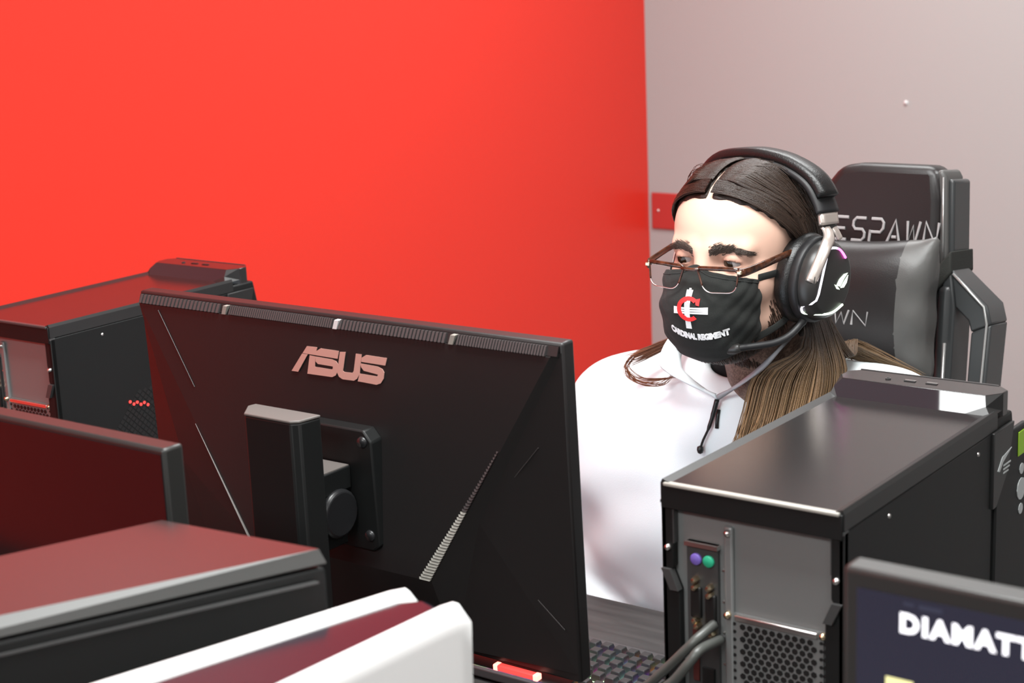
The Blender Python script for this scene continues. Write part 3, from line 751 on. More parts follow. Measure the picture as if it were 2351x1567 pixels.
# strand maker -------------------------------------------------------------
def strands(paths, rads, colsets, seg=4):
    VV, QQ, CC = [], [], []; n0 = 0
    for P, r, cs in zip(paths, rads, colsets):
        P = np.asarray(P, float); n = len(P)
        T = np.gradient(P, axis=0); T /= np.linalg.norm(T, axis=1)[:, None]+1e-9
        ref = np.array([.37, .53, .76]); U = np.cross(T, ref); U /= np.linalg.norm(U, axis=1)[:, None]+1e-9; W = np.cross(T, U)
        rr = np.asarray(r)*np.ones(n)
        for k in range(seg):
            a = 2*math.pi*k/seg; VV.append(P+(U*math.cos(a)+W*math.sin(a))*rr[:, None]); CC.append(cs)
        idx = np.arange(n-1)
        for k in range(seg):
            k2 = (k+1) % seg
            QQ.append(np.stack([n0+k*n+idx, n0+k2*n+idx, n0+k2*n+idx+1, n0+k*n+idx+1], 1))
        n0 += seg*n
    C = np.concatenate(CC); C = np.concatenate([C, np.ones((len(C), 1))], 1)
    return np.concatenate(VV), np.concatenate(QQ), C
def cat(P, n):
    P = np.asarray(P, float); m = len(P); out = []
    for t in np.linspace(0, m-1-1e-6, n):
        i = int(t); f = t-i; a, b, c, d = P[max(i-1, 0)], P[i], P[min(i+1, m-1)], P[min(i+2, m-1)]
        out.append(.5*((2*b)+(c-a)*f+(2*a-5*b+4*c-d)*f*f+(3*b-a-3*c+d)*f**3))
    return np.array(out)

# eyebrows and beard: short strands rooted on the face
def rooted(n, fx, dirf, ln, rad, colr):
    P = []
    tries = 0
    while len(P) < n and tries < n*8:
        tries += 1
        x, z = fx(); hit = HBVH.ray_cast(Vector((x, -.25, z)), Vector((0, 1, 0)))
        if hit[0] is None: continue
        p, nn = np.array(hit[0]), np.array(hit[1]); dr = np.array(dirf(x, z)); dr = dr-nn*(dr@nn)*.85; dr /= np.linalg.norm(dr)
        L = ln*(.7+.6*random.random())
        P.append(np.array([p-nn*.0005, p+dr*L*.5+nn*.0012, p+dr*L+nn*.0010]))
    return P
def browpt():
    s = random.choice((-1, 1)); t = random.random()
    x = s*(.010+.043*t); z = .0105+.0050*math.sin(t*2.4)-.004*t*t+random.gauss(0, .0026*(1-.5*t))
    return x, z
bp_ = rooted(1500, browpt, lambda x, z: (math.copysign(1, x), 0, (.45 if abs(x) < .035 else -.2)+random.uniform(-.12, .12)), .0068, .0004, 0)
V_, Q_, C_ = strands(bp_, [[.00045, .0004, .0001]]*len(bp_), [np.tile((.08, .058, .045), (3, 1))]*len(bp_), 3)
tag(npw('eyebrow_hair', H2W(V_), Q_, 'hair', cols=C_), kind='stuff')

# face mask ----------------------------------------------------------------
zk = [.000, -.012, -.030, -.045, -.058, -.072, -.086, -.099, -.111, -.120]
yf = [-.1035, -.1095, -.1215, -.1280, -.1275, -.1235, -.1190, -.1130, -.1020, -.0830]
ha = [.056, .0580, .0600, .0605, .0600, .0585, .0555, .0505, .0430, .0330]
ysd = [-.068, -.068, -.068, -.067, -.066, -.064, -.061, -.057, -.052, -.047]
def mask_pt(s, z, off=0.0):
    f = s*math.pi/2
    a = np.interp(z, zk[::-1], ha[::-1]); y0 = np.interp(z, zk[::-1], yf[::-1]); y1 = np.interp(z, zk[::-1], ysd[::-1])
    pw_ = .80+.35*math.exp(-((z+.03)/.03)**2)
    x = a*math.sin(f); c = max(0, math.cos(f))**pw_; y = y1+(y0-y1)*c
    fold = 0
    if abs(s) > .25:
        k = min(1, (abs(s)-.25)/.4)
        fold = k*.0016*math.sin((z+.02)*190+abs(s)*5+math.copysign(1, s))+k*.0012*math.sin((z-.1*abs(s))*310)
    n = Vector((math.sin(f)*.9, -math.cos(f)-.25, 0)).normalized()
    return (x+n.x*(fold+off), y+n.y*(fold+off), z)
def mask_top(s): return -.012+.008*math.exp(-(s/.16)**2)-.010*max(0, abs(s)-.3)*1.2
def mask_bot(s): return -.120+.030*abs(s)**1.8
NU, NV = 61, 44
mk = MB().grid(lambda i, j: mask_pt(-1+2*i/(NU-1), mask_top(-1+2*i/(NU-1))+(mask_bot(-1+2*i/(NU-1))-mask_top(-1+2*i/(NU-1)))*j/(NV-1)), NU, NV)
mask = ph(mk, 'face_mask', 'mask_cloth', smooth=True, solid=.0022, solid_off=1)
for zf in (.0, .97):   # hems
    ph(MB().tube([mask_pt(-1+2*i/40, (lambda s: mask_top(s)*(1-zf)+mask_bot(s)*zf)(-1+2*i/40)-(.004 if zf == 0 else 0), .0022) for i in range(41)], .0009, 5), 'hem', 'mask_cloth', smooth=True, parent=mask)
for sx in (-1, 1):
    for za, ze in ((-.018, -.004), (-.092, -.040)):
        a = mask_pt(sx*.97, za, .001); pts = cat([a, (sx*.0735, -.030, (za*.6+ze*.4)), (sx*.081, -.004, ze), (sx*.080, .018, ze-.004)], 14)
        ph(MB().tube(pts, [(.0042, .0010)]*14, 8, flat=(0, 0, 1)), 'ear_loop', 'mask_cloth', smooth=True, parent=mask)
# emblem: red letter, white cross, curved words
def mp2(x, z, off=.0030):
    a = np.interp(z, zk[::-1], ha[::-1]); s = math.asin(max(-.999, min(.999, x/a)))/(math.pi/2); return mask_pt(s, z, off)
def decal(polys, name, m, off=.0030, solid=.0004):
    mb = MB()
    for vs, fs in polys: mb.add([mp2(EX+(x-EX)*.88, EZ+(z-EZ)*.88, off) for x, z in vs], fs)
    return ph(mb, name, m, parent=mask, fixn=True, solid=solid)
EX, EZ = .004, -.052
def quadstrip(pts_in, pts_out): n = len(pts_in); return (list(pts_in)+list(pts_out), [(i, i+1, n+i+1, n+i) for i in range(n-1)])
N = 26; ci, co = [], []
for i in range(N):
    a = math.radians(48+264*i/(N-1)); wdt = .0062 if 5 < i < N-6 else .0052
    co.append((EX+.0165*math.cos(a)*1.0, EZ+.0005+.0165*math.sin(a))); ci.append((EX+(.0165-wdt)*math.cos(a), EZ+.0005+(.0165-wdt)*math.sin(a)))
bar = [(EX+.0085, EZ+.0135), (EX+.0145, EZ+.0150), (EX+.0145, EZ+.0055), (EX+.0105, EZ+.0065)]
def strip(x0, x1, z0, z1, w0, w1, n=8, hor=False):
    A, B_ = [], []
    for i in range(n):
        t = i/(n-1); x = x0+(x1-x0)*t; z = z0+(z1-z0)*t; w_ = w0+(w1-w0)*abs(2*t-1)**1.6
        if hor: A.append((x, z-w_)); B_.append((x, z+w_))
        else: A.append((x-w_, z)); B_.append((x+w_, z))
    return quadstrip(A, B_)
cross = [strip(EX-.0016+k*.0029, EX-.0016+k*.0024, EZ+.027-abs(k-.0)*.002, EZ-.026, .0011, .0016, 12) for k in (-1, 0, 1)]
cross += [strip(EX-.0225, EX+.025, EZ-.0025+k*.0031, EZ-.0005+k*.0031, .0010, .0016, 14, True) for k in (-1, 0, 1)]
decal(cross, 'white_cross', 'print_white', .0028)
decal([quadstrip(ci, co)], 'red_letter', 'print_red', .0034)
decal([(bar, [(0, 1, 2, 3)])], 'letter_serif', 'print_red', .0035)
vs, fs = text2d('CARDINAL REGIMENT', .0100, .0007, 0, .95)
xm = max(abs(v[0]) for v in vs); k_ = .0385/xm
tv = []
for x, z in vs:
    xx = x*k_; tv.append((EX+.007+xx, -.0925+z*1.05+.0110*(xx/.042)**2))
decal([(tv, fs)], 'curved_words', 'print_white', .0030)

# glasses (rest on the nose: their own thing) --------------------------------
gl = empty('eyeglasses', tuple(hv((0, -.112, -.018)))); tag(gl, 'tortoiseshell half-rim glasses worn low over the black mask', 'glasses')
GL = gl.location.copy()
def pg(mb, name, m, par=gl, **k): mb.v = [tuple(hv((p[0]+.005, p[1], p[2]+.005))-GL) for p in mb.v]; return mb.build(name, m, par, **k)
def lens_outline(s, n=40):
    out = []
    x0, x1, zt_, zb = .0085, .0600, -.0085, -.0360
    c = [(x0, zt_), (x1, zt_+.0015), (x1-.003, zb+.002), (x0+.010, zb)]
    pts = []
    for i in range(4):
        p, q, r_ = Vector(c[i-1]), Vector(c[i]), Vector(c[(i+1) % 4])
        rd = (.006, .006, .010, .011)[i]
        a = q+(p-q).normalized()*rd; b = q+(r_-q).normalized()*rd
        for k in range(8):
            t = k/7; pts.append((1-t)**2*a+2*t*(1-t)*q+t*t*b)
    return [(s*p.x, -.1275+1.6*(abs(p.x)-.02)**2*2.2, p.y) for p in pts]
for s in (-1, 1):
    lo_ = lens_outline(s); cen = (s*.034, -.1268, -.023)
    ln = pg(MB().add(lo_+[cen], [(i, (i+1) % len(lo_), len(lo_)) for i in range(len(lo_))]), 'lens', 'glass_lens', smooth=True)
    low = lo_[16:]+[lo_[0]]
    pg(MB().tube(lo_[14:32]+[lo_[0]], .0008, 6), 'lower_rim', 'rim_metal', smooth=True)
    up = [lo_[i] for i in (2, 3, 4, 5, 6, 7, 8, 9, 10, 11, 12, 13)]
    pg(MB().tube(up, [(.0026, .0018)]*len(up), 8, flat=(0, 0, 1)), 'brow_bar', 'tortoise', smooth=True)
    pg(MB().tube([lo_[i] for i in (30, 31, 0, 1, 2)], .0012, 6), 'side_rim', 'tortoise', smooth=True)
    sd = [lo_[i] for i in (12, 13, 14, 15, 16, 17)]
    pg(MB().tube(sd, .0011, 6), 'side_rim', 'tortoise', smooth=True)
    tp = [(s*.0600, -.1225, -.0105), (s*.0650, -.1185, -.0100), (s*.0690, -.100, -.0070), (s*.0745, -.060, .000), (s*.0770, -.030, .004), (s*.0790, .0, .004)]
    pg(MB().tube(cat(tp, 16), [(.0052-.0016*i/15, .0014) for i in range(16)], 8, flat=(0, 0, 1)), 'temple', 'tortoise', smooth=True)
    pg(MB().box(s*.0615-.003, s*.0615+.003, -.1245, -.1215, -.0125, -.0080), 'hinge', 'screw_brass', bevel=.0008)
    pg(MB().lathe([(.0001, 0), (.002, .0005), (.003, .003), (.001, .005)], o=(s*.0115, -.1245, -.0225), axis='y', seg=10), 'nose_pad', 'glass_lens', smooth=True)
pg(MB().tube(cat([(-.0115, -.1278, -.0100), (-.005, -.1300, -.0105), (.005, -.1300, -.0105), (.0115, -.1278, -.0100)], 12), .0021, 8), 'bridge', 'tortoise', smooth=True)

# headset ---------------------------------------------------------------------
hs = empty('headset', tuple(hv((0, .0, .118)))); tag(hs, 'black over-ear headset with glowing trim and a bent boom microphone', 'headset')
HL = hs.location.copy()
HSK = Matrix.Translation((.004, .020, 0)) @ Matrix.Rotation(math.radians(-11), 4, 'Z')
def sq(p):
    x = p[0]
    if x < -.060: x = -.060+(x+.060)*.62
    return HSK @ Vector((x, p[1], p[2]))
def phs(mb, name, m, par=hs, **k): mb.v = [tuple(hv(sq(p))-HL) for p in mb.v]; return mb.build(name, m, par, **k)
arc = [(.1075, .004, .028), (.1055, .004, .044), (.0990, .005, .062), (.0820, .004, .085), (.0500, .003, .1005), (.0150, .002, .1070), (-.0150, .002, .1070), (-.0500, .003, .1020), (-.0840, .004, .087), (-.1010, .005, .064), (-.1060, .004, .044), (-.1075, .004, .028)]
A_ = cat(arc, 60)
sec = A_[8:52]
def band(pts, wy, th, name, m, off=0, **k):
    mb = MB(); n = len(pts); pr = []
    for i in range(10):
        a = 2*math.pi*i/10; pr.append((math.copysign(abs(math.cos(a))**.6, math.cos(a))*wy, math.copysign(abs(math.sin(a))**.6, math.sin(a))*th))
    P = np.asarray(pts); T = np.gradient(P, axis=0); T /= np.linalg.norm(T, axis=1)[:, None]; W_ = np.array([0, 1, 0])
    def fn(i, j):
        nn = np.cross(T[j], W_); nn /= np.linalg.norm(nn); return P[j]+W_*pr[i][0]+nn*(pr[i][1]+off)
    mb.grid(fn, 10, n, close_u=True)
    mb.f.append(tuple(range(9, -1, -1))); mb.f.append(tuple((n-1)*10+i for i in range(10)))
    return phs(mb, name, m, smooth=True, **k)
hb_ = band(sec, .019, .0055, 'headband', 'headset_black', 0)
band(sec[4:-4], .016, .0085, 'band_cushion', 'headset_pad', .007 if False else -.0075, par=hb_)
for s in (-1, 1):
    side = A_[:9] if s > 0 else A_[51:][::-1]
    side = np.asarray(side)
    band(side[4:9], .0165, .0045, 'band_clamp', 'headset_metal', 0)
    band(side[1:6], .0125, .0032, 'slider', 'headset_plate', 0)
    yk = phs(MB().tube(cat([(s*.106, -.004, .038), (s*.1105, -.004, .034), (s*.1185, -.010, .027), (s*.1225, -.020, .018), (s*.1225, -.034, -.004), (s*.1195, -.042, -.022)], 18), [(.0068, .0022)]*18, 8, flat=(0, 1, .3)), 'yoke', 'headset_metal', smooth=True)
    phs(MB().tube(cat([(s*.106, .010, .038), (s*.1105, .012, .032), (s*.114, .016, .022)], 8), [(.006, .002)]*8, 8, flat=(0, 1, 0)), 'yoke', 'headset_metal', smooth=True)
    c0 = (0, -.008, -.024)
    def oval(x, ry, rz, n=32, tl=.18):
        ry *= .83; rz *= .86
        return [(s*x, c0[1]+ry*math.cos(2*math.pi*i/n)+tl*rz*math.sin(2*math.pi*i/n)*.5, c0[2]+rz*math.sin(2*math.pi*i/n)) for i in range(n)]
    def loft(rings, name, m, par=hs, cap0=True, cap1=True):
        n = 32; mb = MB(); mb.v = [p for r in rings for p in r]
        for j in range(len(rings)-1):
            for i in range(n): mb.f.append((j*n+i, j*n+(i+1) % n, (j+1)*n+(i+1) % n, (j+1)*n+i))
        if cap0: mb.f.append(tuple(range(n)))
        if cap1: mb.f.append(tuple((len(rings)-1)*n+i for i in range(n)))
        return phs(mb, name, m, par, smooth=True)
    loft([oval(.0745, .044, .050), oval(.0720, .050, .056), oval(.0760, .055, .061), oval(.0850, .0555, .0615), oval(.0925, .052, .058), oval(.0945, .047, .053)], 'ear_cushion', 'headset_pad')
    cup = loft([oval(.0930, .049, .055), oval(.0940, .052, .058), oval(.1030, .052, .058), oval(.1045, .050, .056)], 'ear_cup', 'headset_black')
    loft([oval(.1040, .047, .053), oval(.1065, .0485, .0545), oval(.1150, .046, .052), oval(.1235, .040, .046), oval(.1250, .036, .042)], 'cup_plate', 'headset_plate', cup)
    # glowing outline and emblem
    def onp(y, z, o=.0006):
        y *= .83; z *= .86; rr = math.sqrt((y/.0382)**2+(z/.0447)**2)
        x = np.interp(rr, [0, .8, .9, 1.0, 1.06], [.1250, .1250, .1232, .1160, .1065])+o
        return (s*x, c0[1]+y, c0[2]+z)
    ln_ = cat([(.024, .030), (.012, .042), (-.002, .0455), (-.012, .0430), (-.018, .032), (-.034, -.018), (-.041, -.034), (-.036, -.041), (-.020, -.0425), (.0, -.041), (.020, -.033)], 44)
    pts = [onp(y, z) for y, z in ln_]
    for a_, b_, m_ in ((0, 7, 'rgb_pink'), (6, 30, 'rgb_white'), (29, 44, 'rgb_lime')):
        phs(MB().tube(pts[a_:b_], .0014, 6), 'light_line', m_, cup, smooth=True)
    for P_ in ([(.000, -.004), (.006, .004), (.016, .010), (.024, .011), (.017, .005), (.012, -.001), (.008, -.006)], [(.009, -.008), (.015, -.001), (.025, .008), (.022, -.002), (.016, -.008)], [(-.004, -.002), (.003, -.006), (.007, -.010), (.001, -.0085)]):
        phs(MB().add([onp(y+.006, z-.002, .0004) for y, z in P_], [tuple(range(len(P_)))]), 'light_emblem', 'rgb_lime', cup, solid=.0006)
mp_ = cat([(.0985, -.022, -.062), (.0980, -.032, -.074), (.0945, -.047, -.086), (.0880, -.064, -.0930), (.0790, -.081, -.0955), (.0700, -.095, -.0970), (.0650, -.1035, -.0980)], 36)
bm_ = phs(MB().tube(mp_, [.0052]*6+[.0042]*24+[.0045]*6, 10), 'boom_arm', 'headset_black', smooth=True)
tip = mp_[-1]
phs(MB().tube(cat([tip+np.array([.004, .001, .001]), tip, tip+np.array([-.007, -.002, -.002]), tip+np.array([-.016, -.002, -.005])], 10), [.0045, .005, .0056, .0060, .0062, .0060, .0056, .0050, .0040, .002], 12), 'microphone', 'headset_plate', bm_, smooth=True)

# hair ------------------------------------------------------------------------
def on_skull(d, lift=.004):
    d = Vector(d).normalized(); o = Vector((0, .0, .035)); hit = HBVH.ray_cast(o+d*.3, -d)
    p = hit[0] if hit[0] is not None else o+d*.09
    return np.array(p+d*lift)
def hair_cap(X, Y, Z):
    d = ell(X, Y, Z, (0, .012, .030), (.0795, .101, .0790))
    d = smin(d, ell(X, Y, Z, (0, .055, -.055), (.070, .052, .085)), .03)
    d = smin(d, ell(X, Y, Z, (0, -.028, .030), (.0668, .0670, .0650)), .02)
    hl = Y-(-.070+.62*np.clip(.074-Z, 0, .2)+.25*np.abs(X)*0)            # hairline: higher in front, falling back at the temples
    hl = -(Y+.085-1.05*np.clip(.072-Z-.0*np.abs(X), -.02, .058)-2.2*np.abs(X)**2)
    d = smax(d, hl, .006)
    part = np.exp(-(X/.0024)**2)*.010*(Y < .03)*(Z > .05)
    d = d+part+.0008*np.sin(np.arctan2(X, Z-.02)*0+Y*420+np.abs(X)*120)
    return smax(d, -(Z+.13), .02)
V_, Q_ = nets(hair_cap, (-.09, -.10, -.14), (.09, .125, .122), .0026)
cc = np.tile((.022, .013, .009, 1), (len(V_), 1))
hair = npw('hair', H2W(V_), Q_, 'hair', cols=cc); hair['label'] = 'long centre-parted dark hair fading to light brown ends'
paths, rads, csets = [], [], []
root = np.array([.026, .015, .010]); tipc = np.array([.46, .28, .14]); red = np.array([.20, .065, .025])
def addst(P, n, r0, c0_, c1, power=1.5, jit=0, t0=0.0):
    P = cat(P, n); tt = np.linspace(0, 1, n)
    P = P+np.cumsum(rng.normal(0, jit, (n, 3)), axis=0)*.3
    rr = r0*np.where(tt > .8, 1-(tt-.8)/.2*.85, 1); mixt = np.clip((tt-t0)/(1-t0), 0, 1)**power
    b = .75+.5*random.random()
    paths.append(P); rads.append(rr); csets.append((c0_*(1-mixt[:, None])+c1*mixt[:, None])*b)
# combed top: from the parting over the head, back behind the ears
for s in (-1, 1):
    for i in range(640):
        u = random.random()**1.3; yp = -.088+.143*u
        f0 = np.array([s*.0015, yp, 0]); 
        up = on_skull((s*.02, yp, .085-.25*max(0, abs(yp)-.04)), .0072)
        sp = random.random()
        m1 = on_skull((s*.045, yp+.006+.024*sp, .060), .0080+.002*random.random())
        m2 = on_skull((s*.080, yp*.70+.034+.02*sp, .014-.015*sp), .0080+.002*random.random())
        m3 = np.array([s*(.072+.006*sp), .030+.03*sp+.25*yp*.3, -.045-.02*sp])
        m4 = np.array([s*(.066+.008*sp), .045+.03*sp, -.105])
        st = on_skull((s*.0045, yp, .085-.25*max(0, abs(yp)-.04)), .0052)
        addst([H2W(p) for p in (st, up, m1, m2, m3, m4)], 18, .0005+.0004*random.random(), root*.9, root*1.6, 1.2, .0002)
for s in (-1, 1):
    for i in range(260):
        sp = random.random(); v_ = random.random()
        q = []
        for xx, zz_ in ((.004, .079), (.022, .077), (.042, .068), (.058, .052), (.068, .034), (.073, .014)):
            yy = -.086+1.05*max(-.02, .074-zz_)+2.2*xx**2+.004+.016*sp
            q.append(on_skull((s*xx, yy+.004*v_, zz_-.035+.012*v_), .0055+.0022*random.random()))
        q.append(np.array([s*.076, .028+.02*sp, -.040]))
        addst([H2W(p) for p in q], 18, .0005+.0004*random.random(), root*.8, root*1.5, 1.2, .0002)
# left fall: over the front of the shoulder, light ends
for i in range(1700):
    a, b = random.random(), random.random()
    k0 = H2W(np.array([.068+.012*a, .010+.04*b, -.03-.03*a]))
    k1 = H2W(np.array([.080+.022*a, .000+.05*b, -.105]))
    ln_ = random.random()
    k2 = np.array([-.972+.092*a+.012*(b-.5), 1.800+.050*b, 1.090])
    k3 = np.array([-.990+.100*a+.012*(b-.5), 1.795+.045*b, 1.035])
    k4 = np.array([-1.012+.110*a+.02*(b-.5), 1.790+.045*b, .985+.02*a-.06*ln_*(1-.3*a)])
    addst([k0, k1, k2, k3, k4], 16, .00045+.0003*random.random(), root, tipc*(.45+.9*random.random()), 1.1, .00025, .18)
# strands running back over the left shoulder
for i in range(420):
    a, b = random.random(), random.random()
    k0 = H2W(np.array([.07, .030+.03*b, -.06])); k1 = H2W(np.array([.080+.03*a, .045+.03*b, -.125]))
    c = random.random(); k2 = np.array([-.940+.03*a, 1.925+.03*b, 1.098+.010*a]); k3 = np.array([-.925+.085*c, 1.95+.06*c, 1.078-.030*c+.008*a])
    addst([k0, k1, k2, k3], 12, .0005, root, tipc*.45, 1.3, .0004)
# right side: swept out over the shoulder with loose flicks
for i in range(240):
    a, b, c = random.random(), random.random(), .35+.65*random.random()**1.5
    base = np.array([(-1.122, 1.872, 1.108), (-1.150, 1.862, 1.094), (-1.182, 1.852, 1.078), (-1.212, 1.846, 1.066)])
    base = base+np.array([0, .014*(a-.5), .016*(b-.5)])*np.linspace(.6, 1.4, 4)[:, None]
    pts = cat(base, 12)[:max(4, int(12*c))]
    k0 = H2W(np.array([-.064, .035+.03*b, -.06])); k1 = H2W(np.array([-.072-.01*a, .030+.03*b, -.115]))
    addst([k0, k1]+list(pts), 20, .0004+.0003*random.random(), root, red*(.5+.7*random.random()), .8, .0003)
for i in range(22):   # curling flicks on the right shoulder
    a, b, c = random.random(), random.random(), random.random()
    k = [np.array(p) for p in ((-1.130, 1.865, 1.102), (-1.178-.012*a, 1.852, 1.082), (-1.194-.010*a, 1.840, 1.066-.008*b), (-1.170-.012*a, 1.832, 1.054-.010*b), (-1.130-.02*c, 1.828, 1.056-.010*b), (-1.100-.02*b, 1.828, 1.070-.008*c))]
    addst(k, 26, .00045, red*.6, red, 1, .0004)
for i in range(60):   # fly-aways over the temple and crown
    s = random.choice((-1, 1, 1)); yp = -.07+.1*random.random()
    addst([H2W(p) for p in (on_skull((s*.02, yp, .08), .007), on_skull((s*.05, yp+.03, .055), .011+.006*random.random()), on_skull((s*.082, yp*.4+.03, .0), .012+.008*random.random()))], 10, .0003, root, root*2.5, 1, .0009)
V_, Q_, C_ = strands(paths, rads, csets, 4)
tag(npw('hair_strands', V_, Q_, 'hair', parent=hair, cols=C_), kind='stuff')
# beard
bd = []
for i in range(1500):
    th = random.uniform(-1.45, 1.45); z = random.uniform(-.135, -.045 if abs(th) > 1.0 else -.100)
    d_ = Vector((math.sin(th), -math.cos(th)*.9, 0)); hit = HBVH.ray_cast(Vector((0, -.01, z))+d_*.2, -d_)
    if hit[0] is None: continue
    p, nn = np.array(hit[0]), np.array(hit[1]); dr = np.array([nn[0]*.2, .35, -1]); dr = dr-nn*(dr@nn)*.9; dr /= np.linalg.norm(dr); L = .006+.006*random.random()
    bd.append(np.array([p, p+dr*L*.5+nn*.0016, p+dr*L+nn*.0016]))
V_, Q_, C_ = strands(bd, [[.0007, .0006, .0002]]*len(bd), [np.tile(np.array((.035, .018, .011))*(.6+.9*random.random()), (3, 1)) for _ in bd], 3)
tag(npw('beard', H2W(V_), Q_, 'hair', cols=C_), kind='stuff')

# clothing ----------------------------------------------------------------------
def shirt_sdf(X, Y, Z):
    d = capsule(X, Y, Z, (-1.035, 1.915, 1.085), (-1.05, 1.96, .98), .062, .095); return d
V_, Q_ = nets(shirt_sdf, (-1.17, 1.82, .86), (-.91, 2.08, 1.16), .006)
npw('t_shirt', V_, Q_, 'shirt_black')
def jacket_sdf(X, Y, Z):
    d = capsule(X, Y, Z, (-1.075, 2.005, .60), (-1.085, 2.005, .80), .168, .170)
    d = smin(d, ell(X, Y, Z, (-1.14, 1.985, .82), (.20, .145, .20)), .05)
    d = smin(d, ell(X, Y, Z, (-1.075, 1.965, .89), (.235, .137, .20)), .07)
    for s in (-1, 1):
        d = smin(d, capsule(X, Y, Z, (-1.05+s*.045, 1.915, 1.022+.006*s), (SH[s][0], SH[s][1], SH[s][2]+.004), .066, .074), .05)
        d = smin(d, capsule(X, Y, Z, SH[s], EL[s], .082, .070), .06)
        d = smin(d, capsule(X, Y, Z, EL[s], WR[s], .066, .046), .03)
    folds = [((-1.36, 1.87, .84), (-1.08, 1.83, .99), .040, .010), ((-1.34, 1.88, .72), (-1.12, 1.84, .86), .040, .011), ((-.84, 1.86, .80), (-1.0, 1.83, .97), .035, .010), ((-.86, 1.88, .70), (-.98, 1.85, .86), .030, .009),
             ((-1.36, 1.92, .78), (-1.20, 1.86, .72), .020, .009), ((-1.36, 1.92, .72), (-1.20, 1.85, .67), .018, .010), ((-1.28, 1.88, 1.0), (-1.27, 1.89, .86), .022, -.005)]
    for a, b, wd, am in folds: d = d-am*bump_line(X, Y, Z, a, b, wd)
    d = d+.0012*np.sin(X*30+Z*40+2*np.sin(Y*25))*np.cos(Z*25-X*18)
    d = smin(d, ell(X, Y, Z, (-1.045, 1.905, 1.000), (.115, .088, .075)), .03)
    nc = capsule(X, Y, Z, (-1.020, 1.86, 1.22), (-1.045, 1.920, 1.06), .085, .056)
    vv = capsule(X, Y, Z, (-1.040, 1.81, 1.13), (-1.043, 1.82, 1.050), .050, .004)
    d = smax(d, -nc, .012); d = smax(d, -vv, .008)
    return smax(d, -(Z-.535), .01)
V_, Q_ = nets(jacket_sdf, (-1.46, 1.70, .52), (-.64, 2.22, 1.16), .0056)
jk = npw('jacket', V_, Q_, 'jacket_white')
JB = BVHTree.FromPolygons([tuple(p) for p in V_], [tuple(int(i) for i in q) for q in Q_])
def onj(x, z, off=.0):
    h_ = JB.ray_cast(Vector((x, 1.5, z)), Vector((0, 1, 0))); p = h_[0]
    return Vector((x, p.y-off, z)) if p is not None else Vector((x, 1.86, z))
# collar: a band around the neck that opens to a point in front
ZX, ZZ = -1.043, 1.046
zipt = onj(ZX, ZZ-.018)
zy = zipt.y
bot = [(ZX, zy-.002, ZZ-.004), (-1.024, zy-.006, 1.056), (-1.003, zy-.004, 1.072), (-.980, zy+.010, 1.088), (-.960, 1.885, 1.100), (-.985, 1.98, 1.108), (-1.044, 2.01, 1.110), (-1.103, 1.98, 1.104), (-1.128, 1.885, 1.088), (-1.106, zy+.010, 1.076), (-1.084, zy-.004, 1.066), (-1.062, zy-.006, 1.054), (ZX, zy-.002, ZZ-.004)]
up_ = [(.002, -.003, .006), (.030, -.014, .018), (.040, -.020, .028), (.032, -.016, .036), (.010, -.004, .040), (.008, .008, .042), (0, .010, .044), (-.008, .008, .042), (-.014, -.004, .024), (-.026, -.012, .010), (-.026, -.014, .008), (-.018, -.010, .008), (-.002, -.003, .006)]
topc = [tuple(Vector(p)+Vector(q)) for p, q in zip(bot, up_)]
b_ = cat(bot, 73); t_ = cat(topc, 73)
def cgrid(i0, i1): return MB().grid(lambda i, j: b_[i+i0]+(t_[i+i0]-b_[i+i0])*j/5+np.array([0, -.003*math.sin(j/5*math.pi), .002*math.sin(j/5*math.pi)]), i1-i0+1, 6)
pw(cgrid(26, 72), 'collar', 'jacket_white', parent=jk, smooth=True, solid=.004)
pw(cgrid(0, 26), 'collar_grey', 'jacket_grey', parent=jk, smooth=True, solid=.004)  # left front part of the collar, coloured grey
pw(MB().tube([onj(ZX, ZZ-.018-.008*i, .0015) for i in range(0, 4)], .0026, 6), 'zipper', 'zip_black', parent=jk, smooth=True)
pull = [onj(ZX, ZZ-.018, .006)+Vector((0, 0, .014)), onj(ZX-.004, ZZ-.022, .007), onj(ZX-.009, ZZ-.042, .007), onj(ZX-.018, ZZ-.060, .007), onj(ZX-.024, ZZ-.074, .007)]
zo = pw(MB().tube(cat(pull, 16), [.0034]*5+[.0028]*3+[.0017]*8, 8), 'zipper_pull', 'zip_black', parent=jk, smooth=True)
pw(MB().lathe([(.0001, .006), (.004, .004), (.0045, 0), (.0035, -.004), (.0001, -.006)], o=tuple(pull[-1]), seg=12), 'pull_bead', 'zip_black', parent=jk, smooth=True)
def trou_sdf(X, Y, Z): return smax(lower_sdf(X, Y, Z, .014), -(Z-.09), .01)
V_, Q_ = nets(trou_sdf, (-1.30, 1.49, .06), (-.77, 2.20, .72), .009)
npw('trousers', V_, Q_, 'trouser_dark')
for s in (-1, 1):
    x = -1.035+s*.13
    V_, Q_ = nets(lambda X, Y, Z: smax(smin(ell(X, Y, Z, (x, 1.54, .035), (.048, .13, .05)), capsule(X, Y, Z, (x, 1.655, .06), (x, 1.655, .10), .045), .03), -Z+.002, .004), (x-.07, 1.38, -.01), (x+.07, 1.74, .17), .008)
    npw('shoe', V_, Q_, 'shoe_black')

